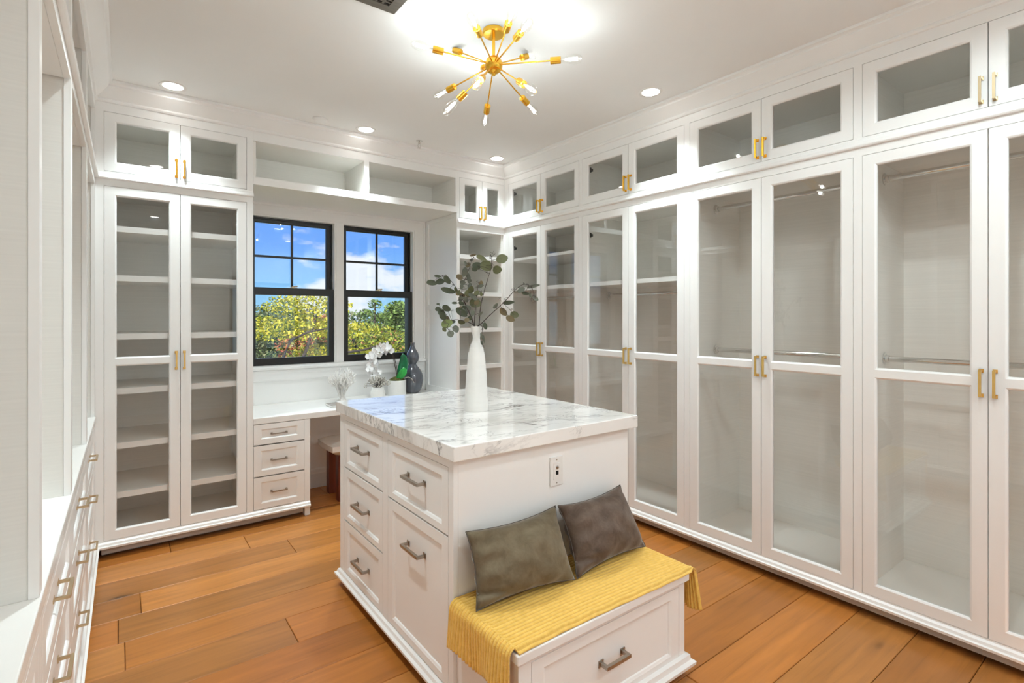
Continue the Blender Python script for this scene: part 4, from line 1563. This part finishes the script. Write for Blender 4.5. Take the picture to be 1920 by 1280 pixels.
# drooping aerial root
b = MB()
b.tube([(0.05, -0.03, 0.155), (0.085, -0.05, 0.165), (0.115, -0.06, 0.150), (0.135, -0.065, 0.11)], [0.0025, 0.003, 0.0028, 0.0015], 6)
b.build('aerial_root', M['sprig'], root, 60)

# double-gourd vase
root = thing('gourd_vase', 'glossy dark grey double-gourd vase on the desk beside the orchid', 'vase', (2.180, 4.435, ZD))
gk = 1 / 190.0
gp = [(740, 10), (737, 13.5), (728, 17.4), (716, 18.8), (706, 17.0), (698, 12.5), (692, 8.0), (689.5, 6.7), (687, 8.0), (683, 10.2), (677, 11.2), (670, 9.8), (664, 6.2), (659, 3.9), (655, 3.5), (652, 4.0)]
hs = sm([(r * gk, (740 - y) * gk) for y, r in gp], 4)
prof = hs + [(hs[-1][0] - 0.004, hs[-1][1]), (hs[-1][0] - 0.006, hs[-1][1] - 0.03)]
b = MB()
b.lathe(prof, 36)
b.build('vase_body', M['gourd'], root, 60)

# thin silver tray behind the island corner
root = thing('tray', 'thin silver tray lying on the desk in front of the coral', 'tray', (1.42, 4.13, ZD))
b = MB()
b.box(-0.11, -0.075, 0, 0.11, 0.075, 0.006)
b.build('tray_plate', M['chrome'], root, bevel=0.002)
b = MB()
b.ring(-0.11, -0.075, 0.11, 0.075, [(0, -0.006), (0.006, -0.006), (0.006, -0.016), (0, -0.016)])
o = b.build('tray_rim', M['chrome'], root, rot=(-PI / 2, 0, 0))

# ------------------------------------------------------------------ sputnik ceiling lamp
HX, HY, HZ = 1.460, 2.090, 2.677
root = thing('chandelier', 'gold sputnik ceiling lamp with clear bulbs above the island', 'ceiling lamp', (HX, HY, ZC - 0.0005))
hz = HZ - ZC
b = MB()
b.lathe([(0.052, 0), (0.054, -0.002), (0.054, -0.020), (0.050, -0.024), (0.012, -0.026)], 36)
b.build('canopy', M['gold'], root, 40)
b = MB()
b.tube([(0, 0, -0.024), (0, 0, hz + 0.04)], 0.0075, 14)
b.build('stem', M['gold'], root, 40)
b = MB()
pf = [(0.001, -0.044)] + [(0.044 * math.sin(PI * i / 14), -0.044 * math.cos(PI * i / 14)) for i in range(1, 14)] + [(0.001, 0.044)]
b.lathe(pf, 28, (0, 0, hz))
b.lathe([(0.008, -0.052), (0.010, -0.046), (0.010, -0.040)], 12, (0, 0, hz))
b.build('hub', M['gold'], root, 60)
tips = [(-.372, .152, .053), (-.085, .355, .216), (-.318, -.284, .010), (-.166, -.388, .044), (-.097, -.412, 0.0), (.358, .102, .204), (.308, -.306, .003), (-.015, -.340, -.253), (.385, .130, -.115), (.180, .350, -.160), (-.172, .200, -.222), (-.110, .405, -.053), (-.256, -.225, -.252), (.152, .360, .164)]
hub = Vector((0, 0, hz))
for tp in tips:
    v = Vector(tp)
    L = v.length
    d = v.normalized()
    b = MB()
    b.tube([hub + d * 0.038, hub + d * (L - 0.158)], 0.0034, 10)
    arm = b.build('arm', M['gold'], root, 40)
    s0 = L - 0.160
    b = MB()
    b.lathe([(0.004, 0), (0.0165, 0.002), (0.0165, 0.052), (0.0150, 0.052), (0.0150, 0.046), (0.004, 0.046)], 20, hub + d * s0, d)
    b.build('socket', M['gold'], arm, 40)
    b = MB()
    s1 = s0 + 0.047
    b.lathe([(0.0125, 0), (0.0130, 0.018), (0.0150, 0.030), (0.0205, 0.050), (0.0235, 0.068), (0.0225, 0.084), (0.0170, 0.098), (0.0090, 0.107), (0.0008, 0.110)], 20, hub + d * s1, d)
    b.build('bulb', M['bulbglass'], arm, 60)
    b = MB()
    b.tube([hub + d * (s1 + 0.004), hub + d * (s1 + 0.026)], 0.0040, 8)
    b.build('lamp_base', M['plastic'], arm, 50)
    q = d.to_track_quat('Z', 'Y')
    b = MB()
    for k in range(5):
        a0 = 2 * PI * k / 5
        p0 = q @ Vector((0.0045 * math.cos(a0), 0.0045 * math.sin(a0), 0))
        p1 = q @ Vector((0.0085 * math.cos(a0 + 0.4), 0.0085 * math.sin(a0 + 0.4), 0))
        b.tube([hub + d * (s1 + 0.026) + p0, hub + d * (s1 + 0.085) + p1], 0.0012, 5)
    b.build('filament', M['filament'], arm, 50)
    add_light('bulb_light', 'POINT', (0, 0, 0), BULB, LAMP_COL, shadow_soft_size=0.012, parent=arm).location = hub + d * (s1 + 0.055)

# ------------------------------------------------------------------ ceiling fittings
def downlight(x, y, lab, watts=None, angle=95):
    root = thing('recessed_light', lab, 'ceiling light', (x, y, ZC - 0.0005), 0, 'recessed ceiling lights')
    b = MB()
    b.lathe([(0.052, -0.001), (0.066, -0.006), (0.072, -0.004), (0.073, 0)], 32, cap0=False, cap1=False)
    b.build('trim_ring', M['plastic'], root, 60)
    b = MB()
    b.lathe([(0.052, -0.003), (0.001, -0.003)], 32, cap0=False)
    b.build('lamp_lens', M['lens'], root)
    add_light('downlight', 'SPOT', (0, 0, -0.010), watts or DOWNLIGHT * 2.2, LAMP_COL, parent=root, shadow_soft_size=0.05, spot_size=math.radians(angle), spot_blend=1.0 if angle < 130 else 0.35)
downlight(0.261, 3.763, 'recessed ceiling light above the tall display cabinet', DOWNLIGHT * 1.7)
downlight(1.472, 3.770, 'recessed ceiling light above the middle of the overhead shelf')
downlight(2.665, 3.763, 'recessed ceiling light in the corner above the shelf tower', DOWNLIGHT * 1.0)
downlight(2.640, 2.077, 'recessed ceiling light above the wardrobe with the two rods')
downlight(0.28, 2.08, 'recessed ceiling light above the open hanging bays')
for (x, y, k, lb) in ((0.55, 0.35, 0.35, 'above the nearest drawer base'), (1.46, 0.35, 0.9, 'in front of the bench'), (2.02, 0.40, 1.0, 'in front of the end wardrobe'),
                      (0.40, -0.9, 0.5, 'by the wall behind the drawer run'), (1.46, -0.9, 1.1, 'by the front window'), (2.50, -0.9, 1.5, 'in the corner beyond the wardrobes')):
    downlight(x, y, 'added unseen fill light ' + lb, FILL_LAMP * k, 164)  # unseen wide lamps added as frontal fill
# smoke detector and sprinkler
root = thing('smoke_detector', 'flat white round smoke detector on the ceiling beside the recessed light', 'detector', (1.136, 3.758, ZC - 0.0005))
b = MB()
b.lathe([(0.050, 0), (0.050, -0.008), (0.046, -0.012), (0.030, -0.014), (0.001, -0.015)], 28, cap0=False)
b.build('housing', M['ceiling'], root, 40)
root = thing('sprinkler', 'small chrome fire sprinkler hanging from the ceiling near the windows', 'sprinkler', (1.904, 3.757, ZC - 0.0005))
b = MB()
b.lathe([(0.026, 0), (0.026, -0.003), (0.012, -0.008), (0.008, -0.010), (0.008, -0.030)], 18)
b.build('body', M['chrome'], root, 40)
b = MB()
for s in (-1, 1):
    b.tube([(s * 0.007, 0, -0.028), (s * 0.012, 0, -0.040), (s * 0.004, 0, -0.056)], 0.002, 6)
b.lathe([(0.016, -0.058), (0.016, -0.056), (0.004, -0.054)], 14)
b.build('deflector', M['chrome'], root, 40)
# air vent
VX0, VX1, VY0, VY1 = 0.640, 1.008, 1.880, 2.240
root = thing('ceiling_vent', 'square grey-bronze air vent grille on the ceiling beside the chandelier', 'vent', ((VX0 + VX1) / 2, (VY0 + VY1) / 2, ZC - 0.0005))
w, h = (VX1 - VX0) / 2, (VY1 - VY0) / 2
b = MB()
b.box(-w + 0.02, -h + 0.02, -0.0025, w - 0.02, h - 0.02, -0.0010)
b.build('vent_backing', M['slot'], root)
b = MB()
fw = 0.045
for (x0, y0, x1, y1) in ((-w, -h, w, -h + fw), (-w, h - fw, w, h), (-w, -h + fw, -w + fw, h - fw), (w - fw, -h + fw, w, h - fw)):
    b.box(x0, y0, -0.010, x1, y1, 0)
b.build('vent_frame', M['vent'], root)
b = MB()
nb = 13
for i in range(1, nb):
    y = -h + fw + (2 * h - 2 * fw) * i / nb
    b.box(-w + fw, y - 0.0045, -0.008, w - fw, y + 0.0045, -0.003)
for i in range(1, 9):
    x = -w + fw + (2 * w - 2 * fw) * i / 9
    b.box(x - 0.005, -h + fw, -0.0078, x + 0.005, h - fw, -0.0032)
b.build('grille', M['vent'], root)

# ------------------------------------------------------------------ outside
b = MB()
b.box(-60, 7.4, -4.2, 110, 160, -4.0)
struct(b.build('ground', M['ground']))
b = MB()
b.box(-8, -2.0, -4.2, 14, 7.395, -4.0)
struct(b.build('ground_bounce', M['bounce_ground']))  # unseen pale ground added to bounce sunlight up through the windows
tr = random.Random(31)
def tree(lab, x, y, blobs, nleaf, size, palette, trunk, limbs, name='garden_tree', dz=0.0, limb=1.0, grp='trees outside the windows'):
    """blobs: list of (dx, dy, z, rx, ry, rz); palette: list of (weight, rgb)"""
    root = thing(name, lab, 'tree', (x, y, -4.0), 0, grp)
    blobs = [(a_, b_, c_ + dz, d_, e_, f_) for a_, b_, c_, d_, e_, f_ in blobs]
    trunk = (trunk[0], trunk[1], trunk[2] + dz)
    limbs = [[(p[0], p[1], p[2] + dz) for p in lm] for lm in limbs]
    b = MB()
    b.tube([(0, 0, 0), (0.1, 0, 1.6), trunk], [0.16, 0.13, 0.09], 9)
    for lm in limbs:
        b.tube([Vector(trunk)] + [Vector(p) for p in lm], [0.075 * limb] + [(0.055 - 0.04 * i / len(lm)) * limb for i in range(len(lm))], 7)
    b.build('trunk', M['bark'], root, 60)
    vols = [bl_[3] * bl_[4] * bl_[5] for bl_ in blobs]
    verts, faces, cols = [], [], []
    ws = [p[0] for p in palette]
    for k in range(nleaf):
        bx, by, bz, rx, ry, rz = tr.choices(blobs, vols)[0]
        while True:
            p = Vector((tr.uniform(-1, 1), tr.uniform(-1, 1), tr.uniform(-1, 1)))
            if 0.25 < p.length < 1:
                break
        c0 = Vector((bx + p.x * rx, by + p.y * ry, bz + p.z * rz))
        s = size * tr.uniform(0.6, 1.3)
        e = Euler((tr.uniform(-1.1, 1.1), tr.uniform(-1.1, 1.1), tr.uniform(0, 6.28))).to_matrix()
        o = len(verts)
        for (px, py) in ((-0.5, 0), (0, -0.32), (0.5, 0), (0, 0.32)):
            verts.append(c0 + e @ Vector((px * s, py * s, 0.08 * s if py else 0)))
        faces.append((o, o + 1, o + 2, o + 3))
        rgb = tr.choices(palette, ws)[0][1]
        j = tr.uniform(0.75, 1.25)
        cols.append((rgb[0] * j, rgb[1] * j, rgb[2] * j, 1))
    me = bpy.data.meshes.new('foliage')
    me.from_pydata(verts, [], faces)
    at_ = me.color_attributes.new('tone', 'FLOAT_COLOR', 'CORNER')
    flat = []
    for c_ in cols:
        flat += list(c_) * 4
    at_.data.foreach_set('color', flat)
    me.materials.append(M['tree_leaf'])
    o = bpy.data.objects.new('foliage', me)
    C.objects.link(o)
    o.parent = root
    o['kind'] = 'stuff'
    return root
YEL = [(5, (0.50, 0.46, 0.035)), (3, (0.32, 0.36, 0.03)), (2, (0.62, 0.52, 0.06)), (1, (0.12, 0.16, 0.02))]
YGR = [(4, (0.36, 0.38, 0.04)), (3, (0.22, 0.28, 0.035)), (1, (0.50, 0.22, 0.10)), (1, (0.08, 0.11, 0.02))]
RED = [(3, (0.45, 0.13, 0.07)), (2, (0.38, 0.20, 0.06)), (2, (0.30, 0.30, 0.05))]
GRY = [(3, (0.16, 0.18, 0.08)), (2, (0.10, 0.13, 0.05)), (1, (0.30, 0.30, 0.16))]
DKG = [(4, (0.14, 0.22, 0.05)), (3, (0.22, 0.33, 0.08)), (1, (0.06, 0.10, 0.03))]
LGR = [(3, (0.30, 0.42, 0.10)), (2, (0.44, 0.52, 0.18)), (1, (0.12, 0.19, 0.05))]
tree('spreading yellow-leaved tree with dark bent limbs filling the window by the display cabinet', 2.55, 9.6,
     [(-0.2, 0, 5.25, 1.15, 0.8, 0.22), (0.6, 0.2, 4.75, 0.8, 0.7, 0.20), (-0.4, -0.1, 4.55, 0.8, 0.7, 0.18), (0.2, 0.2, 5.65, 0.8, 0.7, 0.22), (0.8, 0, 5.20, 0.6, 0.6, 0.18), (0.0, 0.0, 4.15, 1.1, 0.8, 0.22)],
     8200, 0.062, YEL, (-0.35, -0.85, 4.35), [[(-0.5, -0.9, 4.8), (-0.38, -0.9, 5.08), (-0.1, -0.85, 5.2), (0.2, -0.8, 5.25)], [(0.1, -0.9, 4.60), (0.5, -0.9, 4.85), (0.8, -0.9, 4.88), (1.2, -0.9, 4.98)], [(0.0, -0.4, 4.9), (0.3, 0.0, 5.5)]], limb=0.5)
tree('low yellow-green tree seen behind the orchid blossoms', 4.85, 12.0,
     [(0, 0, 5.1, 0.85, 0.7, 0.36), (0.5, 0, 4.65, 1.0, 0.7, 0.38), (-0.4, 0.1, 4.55, 1.0, 0.7, 0.38)],
     5200, 0.075, YGR, (0, 0, 4.2), [[(-0.3, 0, 4.7), (-0.5, 0, 5.2)], [(0.3, 0, 4.8), (0.6, 0, 5.1)]], dz=-0.2)
tree('reddish shrubby tree showing above the yellow foliage', 4.55, 14.2,
     [(0, 0, 6.0, 0.5, 0.5, 0.42), (-0.9, 0, 5.5, 0.5, 0.5, 0.45)], 1500, 0.095, RED, (0, 0, 4.8), [[(0.1, 0, 5.4), (0.1, 0, 6.0)], [(-0.5, 0, 5.2), (-0.9, 0, 5.7)]], dz=-0.85)
tree('grey-green tree with thin bare twigs behind the yellow tree', 4.35, 17.2,
     [(0, 0, 5.5, 1.7, 0.9, 0.8), (-1.2, 0, 5.6, 1.0, 0.9, 1.0), (0.8, 0, 5.0, 1.1, 0.9, 0.9), (-0.2, 0, 6.45, 0.9, 0.7, 0.35)],
     5200, 0.12, GRY, (0, 0, 4.6), [[(-0.5, 0, 5.5), (-0.8, 0, 6.6)], [(0.4, 0, 5.6), (0.9, 0, 7.0)], [(0.2, 0, 5.8), (0.1, 0, 6.9)], [(0.8, 0, 5.4), (1.5, 0, 6.9)]], dz=-0.78, limb=0.4)
tree('slim dark open-branched tree rising against the sky in the second window', 6.30, 15.4,
     [(0, 0, 6.75, 0.22, 0.2, 0.16), (-0.25, 0, 6.45, 0.3, 0.2, 0.14), (0.25, 0, 6.35, 0.3, 0.2, 0.16), (-0.15, 0, 6.05, 0.40, 0.3, 0.16), (0.2, 0, 5.75, 0.45, 0.3, 0.20), (-0.25, 0, 5.55, 0.4, 0.3, 0.2), (0, 0, 5.2, 0.5, 0.35, 0.3)],
     2400, 0.10, DKG, (0, 0, 5.2), [[(0, 0, 6.0), (0, 0, 6.85)], [(0.2, 0, 5.7), (0.4, 0, 5.9)], [(-0.2, 0, 5.8), (-0.45, 0, 6.1)]], dz=-0.92, limb=0.6)
tree('bushy palm-like tree in the middle of the second window', 8.35, 18.2,
     [(0, 0, 6.6, 0.55, 0.5, 0.40), (0, 0, 6.1, 0.5, 0.45, 0.55)], 1900, 0.14, DKG, (0, 0, 5.6), [[(0.1, 0, 6.2)]], dz=-0.95)
tree('pale feathery green tree at the far side of the second window', 10.4, 20.6,
     [(0, 0, 5.9, 1.3, 0.9, 1.15), (0.3, 0, 7.0, 0.7, 0.6, 0.45), (-0.8, 0, 5.1, 1.3, 0.9, 0.9), (0.9, 0, 6.3, 0.8, 0.8, 0.9)],
     5200, 0.13, LGR, (0, 0, 4.4), [[(0, 0, 5.4), (0.1, 0, 7.0)], [(0.4, 0, 5.4), (0.9, 0, 6.9)]], dz=-1.15, limb=0.6)
tree('broad olive hedge-like tree closing the view below the horizon', 9.5, 26.0,
     [(0, 0, 4.6, 7.8, 1.3, 1.2), (-4.2, 0, 5.1, 3.0, 1.1, 0.8), (3.6, 0, 5.0, 3.1, 1.1, 0.9)], 8000, 0.22, GRY + DKG, (0, 0, 3.5), [[(1, 0, 4.5)], [(-1, 0, 4.6)]])
